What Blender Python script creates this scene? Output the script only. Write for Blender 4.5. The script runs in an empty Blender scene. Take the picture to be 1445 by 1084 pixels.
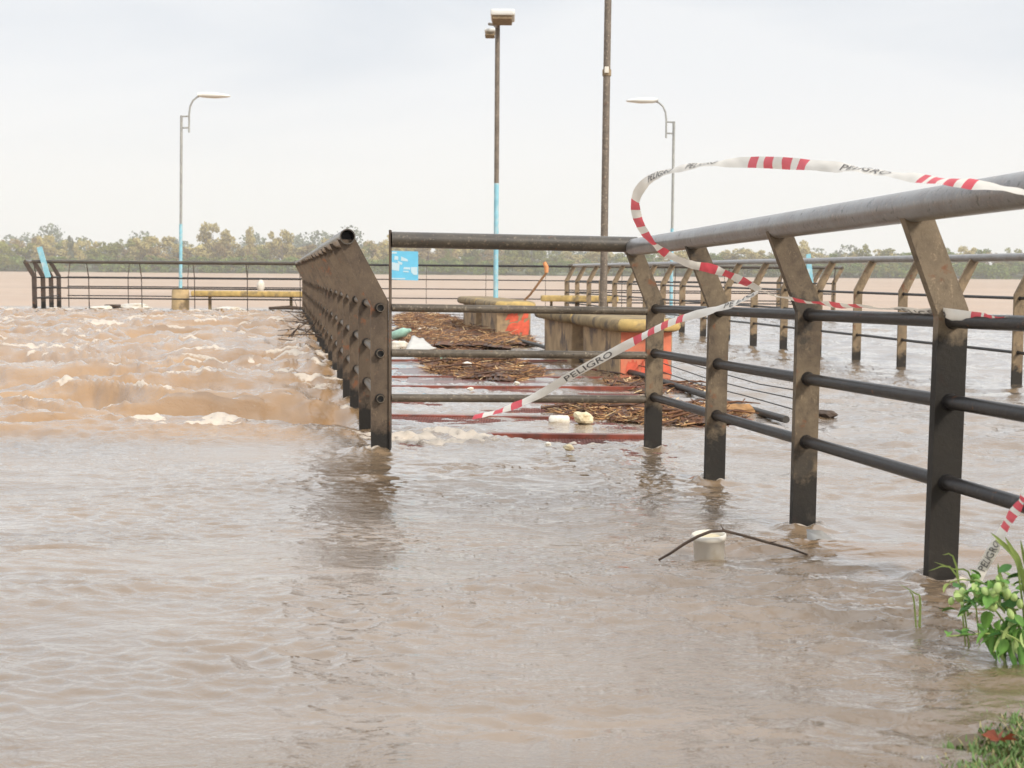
import bpy, bmesh, math, random
import numpy as np
from mathutils import Vector, Matrix, Quaternion

random.seed(7)
RNG = np.random.RandomState(11)
R = math.radians
SC = bpy.context.scene
COL = SC.collection

# ------------------------------------------------------------------ camera
F_PX, CX, CY = 1900.0, 722.5, 542.0        # focal length and centre in pixels of a 1445 x 1084 picture
CAM_H = 0.87
cam_d = bpy.data.cameras.new('camera')
cam = bpy.data.objects.new('camera', cam_d)
COL.objects.link(cam)
cam_d.sensor_width = 36.0
cam_d.lens = 36.0 * F_PX / 1445.0
cam_d.clip_start = 0.05
cam_d.clip_end = 6000
CAM_M = Matrix.Translation((0, 0, CAM_H)) @ Matrix.Rotation(R(90 - 4.71), 4, 'X') @ Matrix.Rotation(R(0.45), 4, 'Z')
cam.matrix_world = CAM_M
SC.camera = cam
cam_d.dof.use_dof = True
cam_d.dof.focus_distance = 5.5
cam_d.dof.aperture_fstop = 9.0

# ------------------------------------------------------------------ world, sun, exposure
SUN_EL, SUN_AZ = R(34), R(138)             # azimuth clockwise from +Y: behind the camera, to its right
w = bpy.data.worlds.new('World')
SC.world = w
w.use_nodes = True
nt = w.node_tree
nt.nodes.clear()
N = nt.nodes.new
L = nt.links.new
out = N('ShaderNodeOutputWorld')
bg = N('ShaderNodeBackground')
bg.inputs['Strength'].default_value = 0.1
sky = N('ShaderNodeTexSky')
sky.sky_type = 'NISHITA'
sky.sun_disc = False
sky.sun_elevation = SUN_EL
sky.sun_rotation = SUN_AZ
sky.air_density = 1.0
sky.dust_density = 2.5
tc = N('ShaderNodeTexCoord')
mp = N('ShaderNodeMapping')
mp.inputs['Scale'].default_value = (1.0, 1.0, 5.0)
mp.inputs['Rotation'].default_value = (0.0, R(3), R(20))
cn = N('ShaderNodeTexNoise')
cn.inputs['Scale'].default_value = 1.7
cn.inputs['Detail'].default_value = 6
cn.inputs['Roughness'].default_value = 0.48
cn.inputs['Distortion'].default_value = 0.35
cr = N('ShaderNodeValToRGB')
cr.color_ramp.elements[0].position = 0.40
cr.color_ramp.elements[0].color = (6.4, 6.9, 7.5, 1)
cr.color_ramp.elements[1].position = 0.60
cr.color_ramp.elements[1].color = (8.1, 8.3, 8.5, 1)
sep = N('ShaderNodeSeparateXYZ')
zr = N('ShaderNodeMapRange')
zr.inputs['From Min'].default_value = 0.04
zr.inputs['From Max'].default_value = 0.15
zr.interpolation_type = 'SMOOTHSTEP'
hz = N('ShaderNodeMix'); hz.data_type = 'RGBA'
hz.inputs[6].default_value = (8.75, 8.72, 8.5, 1)
zz = N('ShaderNodeMapRange')               # overcast sky brightens towards the zenith
zz.inputs['From Min'].default_value = 0.2
zz.inputs['From Max'].default_value = 1.0
zz.inputs['To Min'].default_value = 1.0
zz.inputs['To Max'].default_value = 1.75
zm = N('ShaderNodeVectorMath'); zm.operation = 'SCALE'
cv = N('ShaderNodeMix'); cv.data_type = 'RGBA'
cv.inputs[0].default_value = 0.93
L(tc.outputs['Generated'], mp.inputs['Vector'])
L(mp.outputs['Vector'], cn.inputs['Vector'])
L(cn.outputs['Fac'], cr.inputs['Fac'])
L(tc.outputs['Generated'], sep.inputs['Vector'])
L(sep.outputs['Z'], zr.inputs['Value'])
L(sep.outputs['Z'], zz.inputs['Value'])
L(zr.outputs['Result'], hz.inputs[0])
L(cr.outputs['Color'], hz.inputs[7])
L(hz.outputs[2], zm.inputs[0])
L(zz.outputs['Result'], zm.inputs['Scale'])
L(sky.outputs['Color'], cv.inputs[6])
L(zm.outputs['Vector'], cv.inputs[7])
L(cv.outputs[2], bg.inputs['Color'])
L(bg.outputs['Background'], out.inputs['Surface'])

sun_d = bpy.data.lights.new('sun', 'SUN')
sun_d.energy = 2.6
sun_d.angle = R(12)
sun_d.color = (1.0, 0.93, 0.82)
sun = bpy.data.objects.new('sun', sun_d)
COL.objects.link(sun)
sdir = Vector((math.sin(SUN_AZ) * math.cos(SUN_EL), math.cos(SUN_AZ) * math.cos(SUN_EL), math.sin(SUN_EL)))
sun.rotation_euler = sdir.to_track_quat('Z', 'Y').to_euler()

SC.view_settings.view_transform = 'Standard'
SC.view_settings.look = 'None'
SC.view_settings.exposure = 0.18
SC.view_settings.gamma = 1.0
SC.view_settings.use_curve_mapping = False
SC.render.engine = 'CYCLES'
SC.cycles.max_bounces = 6
SC.cycles.volume_bounces = 1

# ------------------------------------------------------------------ helpers
CAM_R = CAM_M.to_3x3()


def at(px, py, y):
    """point in the world seen at photo pixel (px, py) at the ground distance y"""
    d = CAM_R @ Vector(((px - CX) / F_PX, -(py - CY) / F_PX, -1.0))
    return Vector((0, 0, CAM_H)) + d * (y / d.y)


def gp(px, py, z=0.0):
    d = CAM_R @ Vector(((px - CX) / F_PX, -(py - CY) / F_PX, -1.0))
    return Vector((0, 0, CAM_H)) + d * ((z - CAM_H) / d.z)


def tag(o, label=None, cat=None, group=None, kind=None):
    if label: o['label'] = label
    if cat: o['category'] = cat
    if group: o['group'] = group
    if kind: o['kind'] = kind
    return o


def empty(name, loc=(0, 0, 0), rz=0.0):
    o = bpy.data.objects.new(name, None)
    COL.objects.link(o)
    o.location = loc
    o.rotation_euler = (0, 0, rz)
    o.empty_display_size = 0.1
    return o


def link(name, me, parent=None, loc=None, rot=None):
    o = bpy.data.objects.new(name, me)
    COL.objects.link(o)
    if loc is not None: o.location = loc
    if rot is not None: o.rotation_euler = rot
    if parent is not None: o.parent = parent
    return o


class MB:
    """collects simple shapes into one mesh"""
    def __init__(s):
        s.v = []; s.f = []; s.m = []; s.sm = []

    def add(s, vs, fs, mi=0, smooth=False):
        b = len(s.v)
        s.v += [tuple(v) for v in vs]
        for f in fs:
            s.f.append([b + i for i in f]); s.m.append(mi); s.sm.append(smooth)

    def box(s, c, size, rot=None, mi=0, bev=0.0):
        c = Vector(c); hx, hy, hz_ = size[0] / 2, size[1] / 2, size[2] / 2
        if bev <= 0:
            vs = [Vector((x, y, z)) for z in (-hz_, hz_) for y in (-hy, hy) for x in (-hx, hx)]
            fs = [(0, 2, 3, 1), (4, 5, 7, 6), (0, 1, 5, 4), (2, 6, 7, 3), (0, 4, 6, 2), (1, 3, 7, 5)]
            if rot is not None: vs = [rot @ v for v in vs]
            s.add([c + v for v in vs], fs, mi)
            return
        bm = bmesh.new()
        bmesh.ops.create_cube(bm, size=1)
        bmesh.ops.scale(bm, vec=size, verts=bm.verts)
        bmesh.ops.bevel(bm, geom=list(bm.edges), offset=bev, segments=2, affect='EDGES', profile=0.6)
        bm.verts.index_update()
        vs = [v.co.copy() for v in bm.verts]
        fs = [[v.index for v in f.verts] for f in bm.faces]
        bm.free()
        if rot is not None: vs = [rot @ v for v in vs]
        s.add([c + v for v in vs], fs, mi)

    def tube(s, pts, rad, n=12, mi=0, cap=True, hollow=0.0):
        pts = [Vector(p) for p in pts]
        rads = rad if isinstance(rad, (list, tuple)) else [rad] * len(pts)
        rings = []
        prev = None
        for i, p in enumerate(pts):
            t = (pts[min(i + 1, len(pts) - 1)] - pts[max(i - 1, 0)]).normalized()
            if prev is None:
                ref = Vector((0, 0, 1)) if abs(t.z) < 0.9 else Vector((1, 0, 0))
                a = t.cross(ref).normalized()
            else:
                a = (prev - t * prev.dot(t)).normalized()
            prev = a
            b = t.cross(a)
            rings.append([p + (a * math.cos(k * 2 * math.pi / n) + b * math.sin(k * 2 * math.pi / n)) * rads[i] for k in range(n)])
        vs = [v for r in rings for v in r]
        fs = []
        for i in range(len(rings) - 1):
            for k in range(n):
                k2 = (k + 1) % n
                fs.append((i * n + k, i * n + k2, (i + 1) * n + k2, (i + 1) * n + k))
        s.add(vs, fs, mi, True)
        if hollow > 0:                       # open pipe mouth at the first point
            t = (pts[1] - pts[0]).normalized()
            o_r = rings[0]
            i_r = [pts[0] + (v - pts[0]) * hollow for v in o_r]
            d_r = [v + t * rads[0] * 7 for v in i_r]
            vs2 = o_r + i_r + d_r
            fs2 = []
            for k in range(n):
                k2 = (k + 1) % n
                fs2.append((k, n + k, n + k2, k2))
                fs2.append((n + k, 2 * n + k, 2 * n + k2, n + k2))
            fs2.append(tuple(2 * n + k for k in range(n)))
            s.add(vs2, fs2, mi)
            s.add(rings[-1], [tuple(range(n))], mi)
        elif cap:
            s.add(rings[0], [tuple(reversed(range(n)))], mi)
            s.add(rings[-1], [tuple(range(n))], mi)

    def mesh(s, name, mats):
        me = bpy.data.meshes.new(name)
        me.from_pydata(s.v, [], s.f)
        for m in (mats if isinstance(mats, (list, tuple)) else [mats]): me.materials.append(m)
        me.polygons.foreach_set('material_index', s.m)
        me.polygons.foreach_set('use_smooth', s.sm)
        me.update()
        return me

    def build(s, name, mats, parent=None, loc=None, rot=None):
        return link(name, s.mesh(name, mats), parent, loc, rot)


# numpy gradient noise
_perm = RNG.permutation(256)
_perm = np.concatenate([_perm, _perm])
_ga = RNG.rand(256) * 2 * np.pi
_gx, _gy = np.cos(_ga), np.sin(_ga)


def pnoise(x, y):
    xi = np.floor(x).astype(np.int64); yi = np.floor(y).astype(np.int64)
    xf = x - xi; yf = y - yi
    u = xf * xf * xf * (xf * (xf * 6 - 15) + 10)
    v = yf * yf * yf * (yf * (yf * 6 - 15) + 10)

    def g(ix, iy, dx, dy):
        h = _perm[(_perm[ix & 255] + iy) & 255]
        return _gx[h] * dx + _gy[h] * dy
    a = g(xi, yi, xf, yf); b = g(xi + 1, yi, xf - 1, yf)
    c = g(xi, yi + 1, xf, yf - 1); d = g(xi + 1, yi + 1, xf - 1, yf - 1)
    return ((a * (1 - u) + b * u) * (1 - v) + (c * (1 - u) + d * u) * v) * 1.5


def fbm(x, y, o=3, g=0.5):
    s = 0; a = 1.0
    for i in range(o):
        s = s + a * pnoise(x + 17.3 * i, y - 9.1 * i)
        x = x * 2.03; y = y * 2.03; a *= g
    return s


def sst(a, b, x):
    t = np.clip((x - a) / (b - a), 0, 1)
    return t * t * (3 - 2 * t)


# ------------------------------------------------------------------ materials
def mat(name, build):
    m = bpy.data.materials.new(name)
    m.use_nodes = True
    t = m.node_tree
    t.nodes.clear()
    o = t.nodes.new('ShaderNodeOutputMaterial')
    p = t.nodes.new('ShaderNodeBsdfPrincipled')
    t.links.new(p.outputs[0], o.inputs['Surface'])
    build(t, p, o)
    return m


def node(t, kind, **kw):
    n = t.nodes.new(kind)
    for k, v in kw.items():
        if k.startswith('_'):
            setattr(n, k[1:], v)
        else:
            n.inputs[k.replace('__', ' ')].default_value = v
    return n


def ramp(t, fac, stops):
    r = t.nodes.new('ShaderNodeValToRGB')
    el = r.color_ramp.elements
    while len(el) < len(stops): el.new(0.5)
    for e, (p, c) in zip(el, stops):
        e.position = p
        e.color = (c, c, c, 1) if isinstance(c, (int, float)) else (*c, 1)
    t.links.new(fac, r.inputs['Fac'])
    return r.outputs['Color']


def noise(t, vec, scale, detail=4, rough=0.55, dist=0.0):
    n = node(t, 'ShaderNodeTexNoise', Scale=scale, Detail=detail, Roughness=rough, Distortion=dist)
    t.links.new(vec, n.inputs['Vector'])
    return n.outputs['Fac']


def mixc(t, fac, a, b, mode='MIX'):
    m = t.nodes.new('ShaderNodeMix'); m.data_type = 'RGBA'; m.blend_type = mode
    for sock, val in ((m.inputs[0], fac), (m.inputs[6], a), (m.inputs[7], b)):
        if isinstance(val, (int, float)): sock.default_value = val
        elif isinstance(val, tuple): sock.default_value = (*val, 1)
        else: t.links.new(val, sock)
    return m.outputs[2]


def objco(t, scale=(1, 1, 1), world=False):
    if world:
        g = t.nodes.new('ShaderNodeNewGeometry'); v = g.outputs['Position']
    else:
        g = t.nodes.new('ShaderNodeTexCoord'); v = g.outputs['Object']
    m = node(t, 'ShaderNodeMapping', Scale=scale)
    t.links.new(v, m.inputs['Vector'])
    return m.outputs['Vector']


def bump(t, p, h, strength=0.5, dist=0.01):
    b = node(t, 'ShaderNodeBump', Strength=strength, Distance=dist)
    t.links.new(h, b.inputs['Height'])
    t.links.new(b.outputs['Normal'], p.inputs['Normal'])
    if p.inputs['Coat Weight'].is_linked: t.links.new(b.outputs['Normal'], p.inputs['Coat Normal'])


def simple(name, col, rough=0.6, var=0.25, scale=8.0, metal=0.0, bmp=0.2, bd=0.003, dirt=None, world=False, spec=0.5):
    def f(t, p, o):
        v = objco(t, world=world)
        n1 = noise(t, v, scale, 5)
        dark = tuple(c * (1 - var) for c in col); lite = tuple(min(1, c * (1 + var)) for c in col)
        c = ramp(t, n1, [(0.3, dark), (0.7, lite)])
        if dirt:
            n2 = noise(t, v, scale * 0.6, 6, 0.65)
            c = mixc(t, ramp(t, n2, [(0.5, 0.0), (0.64, 1.0)]), c, dirt)
        t.links.new(c, p.inputs['Base Color'])
        p.inputs['Roughness'].default_value = rough
        p.inputs['Metallic'].default_value = metal
        p.inputs['Specular IOR Level'].default_value = spec
        if bmp: bump(t, p, noise(t, v, scale * 5, 4), bmp, bd)
    return mat(name, f)


def post_mat(name, tan, brown, moldy=0.45, wetline=0.2):
    """painted steel plate: tan paint, brown grime, scraped streaks, black wet algae towards the waterline"""
    def f(t, p, o):
        v = objco(t, world=True)
        vs = objco(t, (1, 1, 0.6), world=True)
        n1 = noise(t, v, 6, 8, 0.7)
        c = mixc(t, ramp(t, n1, [(0.38, 0.0), (0.62, 1.0)]), tan, brown)
        n2 = noise(t, vs, 38, 8, 0.85, 0.2)
        c = mixc(t, ramp(t, n2, [(0.57, 0.0), (0.65, 0.65)]), c, tuple(min(1, x * 1.9) for x in tan))
        n3 = noise(t, vs, 20, 8, 0.85, 0.3)
        c = mixc(t, ramp(t, n3, [(0.52, 0.0), (0.66, 0.75)]), c, (0.05, 0.035, 0.025))
        n4 = noise(t, v, 15, 5, 0.6)
        c = mixc(t, ramp(t, n4, [(0.61, 0.0), (0.68, 0.75)]), c, (0.20, 0.075, 0.032))
        g = t.nodes.new('ShaderNodeNewGeometry')
        s = t.nodes.new('ShaderNodeSeparateXYZ'); t.links.new(g.outputs['Position'], s.inputs[0])
        a = node(t, 'ShaderNodeMath', _operation='MULTIPLY'); a.inputs[1].default_value = 0.40
        t.links.new(noise(t, v, 7, 5, 0.7), a.inputs[0])
        b = node(t, 'ShaderNodeMath', _operation='SUBTRACT')
        t.links.new(s.outputs['Z'], b.inputs[0]); t.links.new(a.outputs[0], b.inputs[1])
        r = node(t, 'ShaderNodeMapRange')
        r.inputs['From Min'].default_value = wetline - 0.12; r.inputs['From Max'].default_value = wetline - 0.06
        r.inputs['To Min'].default_value = 0.94; r.inputs['To Max'].default_value = 0.0
        t.links.new(b.outputs[0], r.inputs['Value'])
        c = mixc(t, r.outputs[0], c, (0.010, 0.009, 0.008))
        p.inputs['Specular IOR Level'].default_value = 0.35
        # black mould blotches
        n5 = noise(t, v, 4.5, 6, 0.7)
        c = mixc(t, ramp(t, n5, [(1.0 - moldy, 0.0), (1.06 - moldy, 0.8)]), c, (0.045, 0.038, 0.03))
        t.links.new(c, p.inputs['Base Color'])
        rr = node(t, 'ShaderNodeMapRange'); rr.inputs['To Min'].default_value = 0.35; rr.inputs['To Max'].default_value = 0.75
        t.links.new(n1, rr.inputs['Value']); t.links.new(rr.outputs[0], p.inputs['Roughness'])
        bump(t, p, noise(t, v, 70, 6, 0.7), 0.35, 0.004)
    return mat(name, f)


def pipe_mat(name, col, wear, amount=0.5, rough=0.38):
    def f(t, p, o):
        v = objco(t, world=True)
        n1 = noise(t, v, 8, 7, 0.7)
        c = mixc(t, ramp(t, n1, [(0.4, 0.0), (0.62, amount)]), col, wear)
        n2 = noise(t, v, 55, 5, 0.75)
        c = mixc(t, ramp(t, n2, [(0.56, 0.0), (0.66, 0.8)]), c, tuple(min(1, x * 2.3) for x in wear))
        n3 = noise(t, v, 26, 5, 0.7)
        c = mixc(t, ramp(t, n3, [(0.64, 0.0), (0.7, 0.85)]), c, (0.20, 0.08, 0.035))
        n4 = noise(t, v, 38, 6, 0.7)
        c = mixc(t, ramp(t, n4, [(0.58, 0.0), (0.68, 0.8)]), c, (0.02, 0.018, 0.015))
        t.links.new(c, p.inputs['Base Color'])
        rr = node(t, 'ShaderNodeMapRange'); rr.inputs['To Min'].default_value = rough - 0.12; rr.inputs['To Max'].default_value = rough + 0.25
        t.links.new(n2, rr.inputs['Value']); t.links.new(rr.outputs[0], p.inputs['Roughness'])
        p.inputs['Coat Weight'].default_value = 0.5 if name.startswith('top') else 0.0; p.inputs['Coat Roughness'].default_value = 0.22
        bump(t, p, noise(t, v, 90, 5, 0.7), 0.3, 0.003)
    return mat(name, f)


M = {}
M['post'] = post_mat('post_steel_near', (0.20, 0.15, 0.095), (0.10, 0.072, 0.048), 0.45, 0.10)
M['post_black'] = post_mat('post_steel_blackened', (0.25, 0.19, 0.125), (0.16, 0.12, 0.08), 0.40, 0.60)
M['post_left'] = post_mat('post_steel_left', (0.14, 0.10, 0.066), (0.085, 0.06, 0.042), 0.36, 0.03)
M['post_tan'] = post_mat('post_steel_tan', (0.29, 0.21, 0.125), (0.18, 0.13, 0.08), 0.34, 0.02)
M['post_far'] = post_mat('post_steel_far', (0.09, 0.065, 0.05), (0.06, 0.045, 0.04), 0.4, 0.05)
M['top_pipe'] = pipe_mat('top_pipe_paint', (0.25, 0.24, 0.232), (0.16, 0.135, 0.115), 0.7, 0.27)
M['top_dark'] = pipe_mat('top_pipe_dark', (0.05, 0.04, 0.03), (0.10, 0.08, 0.055), 0.6, 0.40)
M['rail'] = pipe_mat('rail_black', (0.010, 0.009, 0.009), (0.034, 0.028, 0.025), 0.5, 0.30)
M['rail_brown'] = pipe_mat('rail_brown', (0.09, 0.07, 0.05), (0.15, 0.12, 0.085), 0.7, 0.42)
M['collar'] = simple('collar_black', (0.018, 0.016, 0.015), 0.45, 0.3, 40)
M['blue_paint'] = simple('blue_paint', (0.27, 0.56, 0.66), 0.5, 0.15, 9, dirt=(0.55, 0.62, 0.62))
M['sign_blue'] = simple('sign_blue', (0.16, 0.55, 0.78), 0.4, 0.06, 6)
M['white_print'] = simple('white_print', (0.56, 0.72, 0.78), 0.5, 0.05, 10)
M['lamp_grey'] = pipe_mat('lamp_grey', (0.30, 0.30, 0.29), (0.42, 0.42, 0.38), 0.6, 0.5)
M['lamp_white'] = simple('lamp_white', (0.80, 0.79, 0.74), 0.4, 0.05, 5)
M['lamp_rust'] = simple('lamp_rust', (0.30, 0.22, 0.13), 0.7, 0.4, 25)
M['pole_brown'] = pipe_mat('pole_brown', (0.14, 0.11, 0.085), (0.27, 0.22, 0.17), 0.6, 0.5)
M['pedestal'] = simple('pedestal_ochre', (0.50, 0.36, 0.19), 0.85, 0.25, 6, dirt=(0.22, 0.16, 0.10))
M['yellow'] = simple('yellow_paint_concrete', (0.52, 0.36, 0.13), 0.8, 0.28, 9, dirt=(0.27, 0.20, 0.11))
M['slab'] = simple('bench_slab', (0.31, 0.225, 0.115), 0.85, 0.3, 8, dirt=(0.13, 0.10, 0.07), bmp=0.4)
M['block'] = simple('bench_block', (0.42, 0.29, 0.165), 0.9, 0.25, 6, dirt=(0.17, 0.125, 0.095), bmp=0.4)
M['orange'] = simple('bench_orange_paint', (0.70, 0.20, 0.11), 0.8, 0.22, 7, dirt=(0.50, 0.22, 0.13), bmp=0.3)
M['red_splash'] = simple('red_splash_paint', (0.72, 0.13, 0.07), 0.8, 0.25, 12)
M['dark_mark'] = simple('dark_graffiti', (0.10, 0.035, 0.05), 0.8, 0.25, 12)
M['beam'] = simple('deck_beam_red', (0.26, 0.065, 0.04), 0.4, 0.4, 9, dirt=(0.11, 0.055, 0.04), world=True)
M['deck'] = simple('deck_red_brown', (0.16, 0.062, 0.048), 0.22, 0.4, 4, dirt=(0.075, 0.05, 0.04), world=True)
M['grating'] = simple('grating_red', (0.19, 0.075, 0.06), 0.5, 0.4, 12, world=True)
M['grating_dark'] = simple('grating_dark', (0.06, 0.05, 0.045), 0.5, 0.3, 12, world=True)
M['_tw'] = simple('tape_white', (0.88, 0.83, 0.75), 0.35, 0.04, 20, bmp=0.12, bd=0.003)
M['_tr'] = simple('tape_red', (0.76, 0.09, 0.12), 0.45, 0.12, 20)
M['tape_black'] = simple('tape_black_print', (0.11, 0.10, 0.095), 0.5, 0.1, 20)
for nm_, src_, tcol in (('tape_white', '_tw', (0.86, 0.80, 0.70, 1)), ('tape_red', '_tr', (0.80, 0.12, 0.14, 1))):
    m_ = M.pop(src_); M[nm_] = m_
    t_ = m_.node_tree
    p_ = next(n for n in t_.nodes if n.type == 'BSDF_PRINCIPLED'); o_ = next(n for n in t_.nodes if n.type == 'OUTPUT_MATERIAL')
    tl = node(t_, 'ShaderNodeBsdfTranslucent'); tl.inputs['Color'].default_value = tcol
    tt = node(t_, 'ShaderNodeBsdfTransparent')
    m1 = node(t_, 'ShaderNodeMixShader'); m1.inputs[0].default_value = 0.25
    m2 = node(t_, 'ShaderNodeMixShader'); m2.inputs[0].default_value = 0.04
    t_.links.new(p_.outputs[0], m1.inputs[1]); t_.links.new(tl.outputs[0], m1.inputs[2])
    t_.links.new(m1.outputs[0], m2.inputs[1]); t_.links.new(tt.outputs[0], m2.inputs[2])
    t_.links.new(m2.outputs[0], o_.inputs['Surface'])
M['plastic_white'] = simple('plastic_white', (0.80, 0.75, 0.66), 0.45, 0.05, 14, dirt=(0.66, 0.58, 0.45))
M['foam_block'] = simple('foam_block_cream', (0.72, 0.62, 0.42), 0.85, 0.1, 14, dirt=(0.5, 0.38, 0.22))
M['sheet_grey'] = simple('plastic_sheet_grey', (0.60, 0.57, 0.52), 0.5, 0.12, 6)
M['bottle_green'] = simple('bottle_pale_green', (0.36, 0.58, 0.46), 0.3, 0.15, 18)
M['twig'] = simple('twig_bark', (0.075, 0.05, 0.035), 0.8, 0.35, 30)
M['rust_pipe'] = simple('rusty_pipe', (0.24, 0.12, 0.05), 0.7, 0.35, 22)
M['rust_orange'] = simple('rusty_pipe_tip', (0.72, 0.30, 0.12), 0.7, 0.2, 22)
M['leaf'] = simple('leaf_green', (0.16, 0.34, 0.06), 0.68, 0.35, 25)
M['leaf_pale'] = simple('leaf_pale', (0.45, 0.58, 0.20), 0.68, 0.2, 25)
M['leaf_dark'] = simple('leaf_dark', (0.07, 0.19, 0.04), 0.68, 0.3, 25)
M['stem'] = simple('stem_green', (0.30, 0.38, 0.10), 0.6, 0.3, 25)
M['grass'] = simple('grass_green', (0.15, 0.25, 0.065), 0.6, 0.35, 8, world=True)
M['grass_dry'] = simple('grass_dry', (0.42, 0.36, 0.16), 0.7, 0.25, 8, world=True)
M['red_leaf'] = simple('red_leaf', (0.30, 0.07, 0.03), 0.6, 0.3, 30)
M['mud'] = simple('mud_ground', (0.16, 0.12, 0.075), 0.9, 0.3, 3, world=True)
M['reed_a'] = simple('reed_tan', (0.36, 0.19, 0.075), 0.8, 0.4, 14, world=True, bmp=0)
M['reed_b'] = simple('reed_brown', (0.15, 0.065, 0.03), 0.8, 0.4, 14, world=True, bmp=0)
M['reed_c'] = simple('reed_straw', (0.70, 0.50, 0.27), 0.8, 0.3, 14, world=True, bmp=0)
M['reed_d'] = simple('reed_wet', (0.10, 0.05, 0.03), 0.6, 0.4, 14, world=True, bmp=0)
M['cable'] = simple('cable_dark', (0.04, 0.035, 0.03), 0.5, 0.3, 20)


def foliage(name, a, b, c):
    def f(t, p, o):
        v = objco(t)
        n1 = noise(t, v, 0.35, 5, 0.65)
        col = ramp(t, n1, [(0.32, a), (0.5, b), (0.68, c)])
        oi = t.nodes.new('ShaderNodeObjectInfo')
        r = node(t, 'ShaderNodeMapRange'); r.inputs['To Min'].default_value = 0.8; r.inputs['To Max'].default_value = 1.2
        t.links.new(oi.outputs['Random'], r.inputs['Value'])
        hs = node(t, 'ShaderNodeHueSaturation')
        t.links.new(r.outputs[0], hs.inputs['Value'])
        t.links.new(col, hs.inputs['Color'])
        t.links.new(hs.outputs[0], p.inputs['Base Color'])
        p.inputs['Roughness'].default_value = 0.8
        p.inputs['Specular IOR Level'].default_value = 0.2
    return mat(name, f)


M['f_olive'] = foliage('foliage_olive', (0.13, 0.15, 0.03), (0.21, 0.22, 0.05), (0.30, 0.29, 0.08))
M['f_green'] = foliage('foliage_green', (0.08, 0.13, 0.025), (0.13, 0.19, 0.04), (0.22, 0.27, 0.06))
M['f_tan'] = foliage('foliage_tan', (0.32, 0.26, 0.10), (0.42, 0.35, 0.14), (0.50, 0.44, 0.19))
M['f_rust'] = foliage('foliage_rust', (0.25, 0.18, 0.085), (0.34, 0.25, 0.11), (0.40, 0.32, 0.15))
M['f_dark'] = foliage('foliage_dark', (0.10, 0.12, 0.08), (0.14, 0.16, 0.10), (0.19, 0.20, 0.13))
M['bark'] = simple('bark', (0.16, 0.13, 0.10), 0.9, 0.3, 2)


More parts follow.
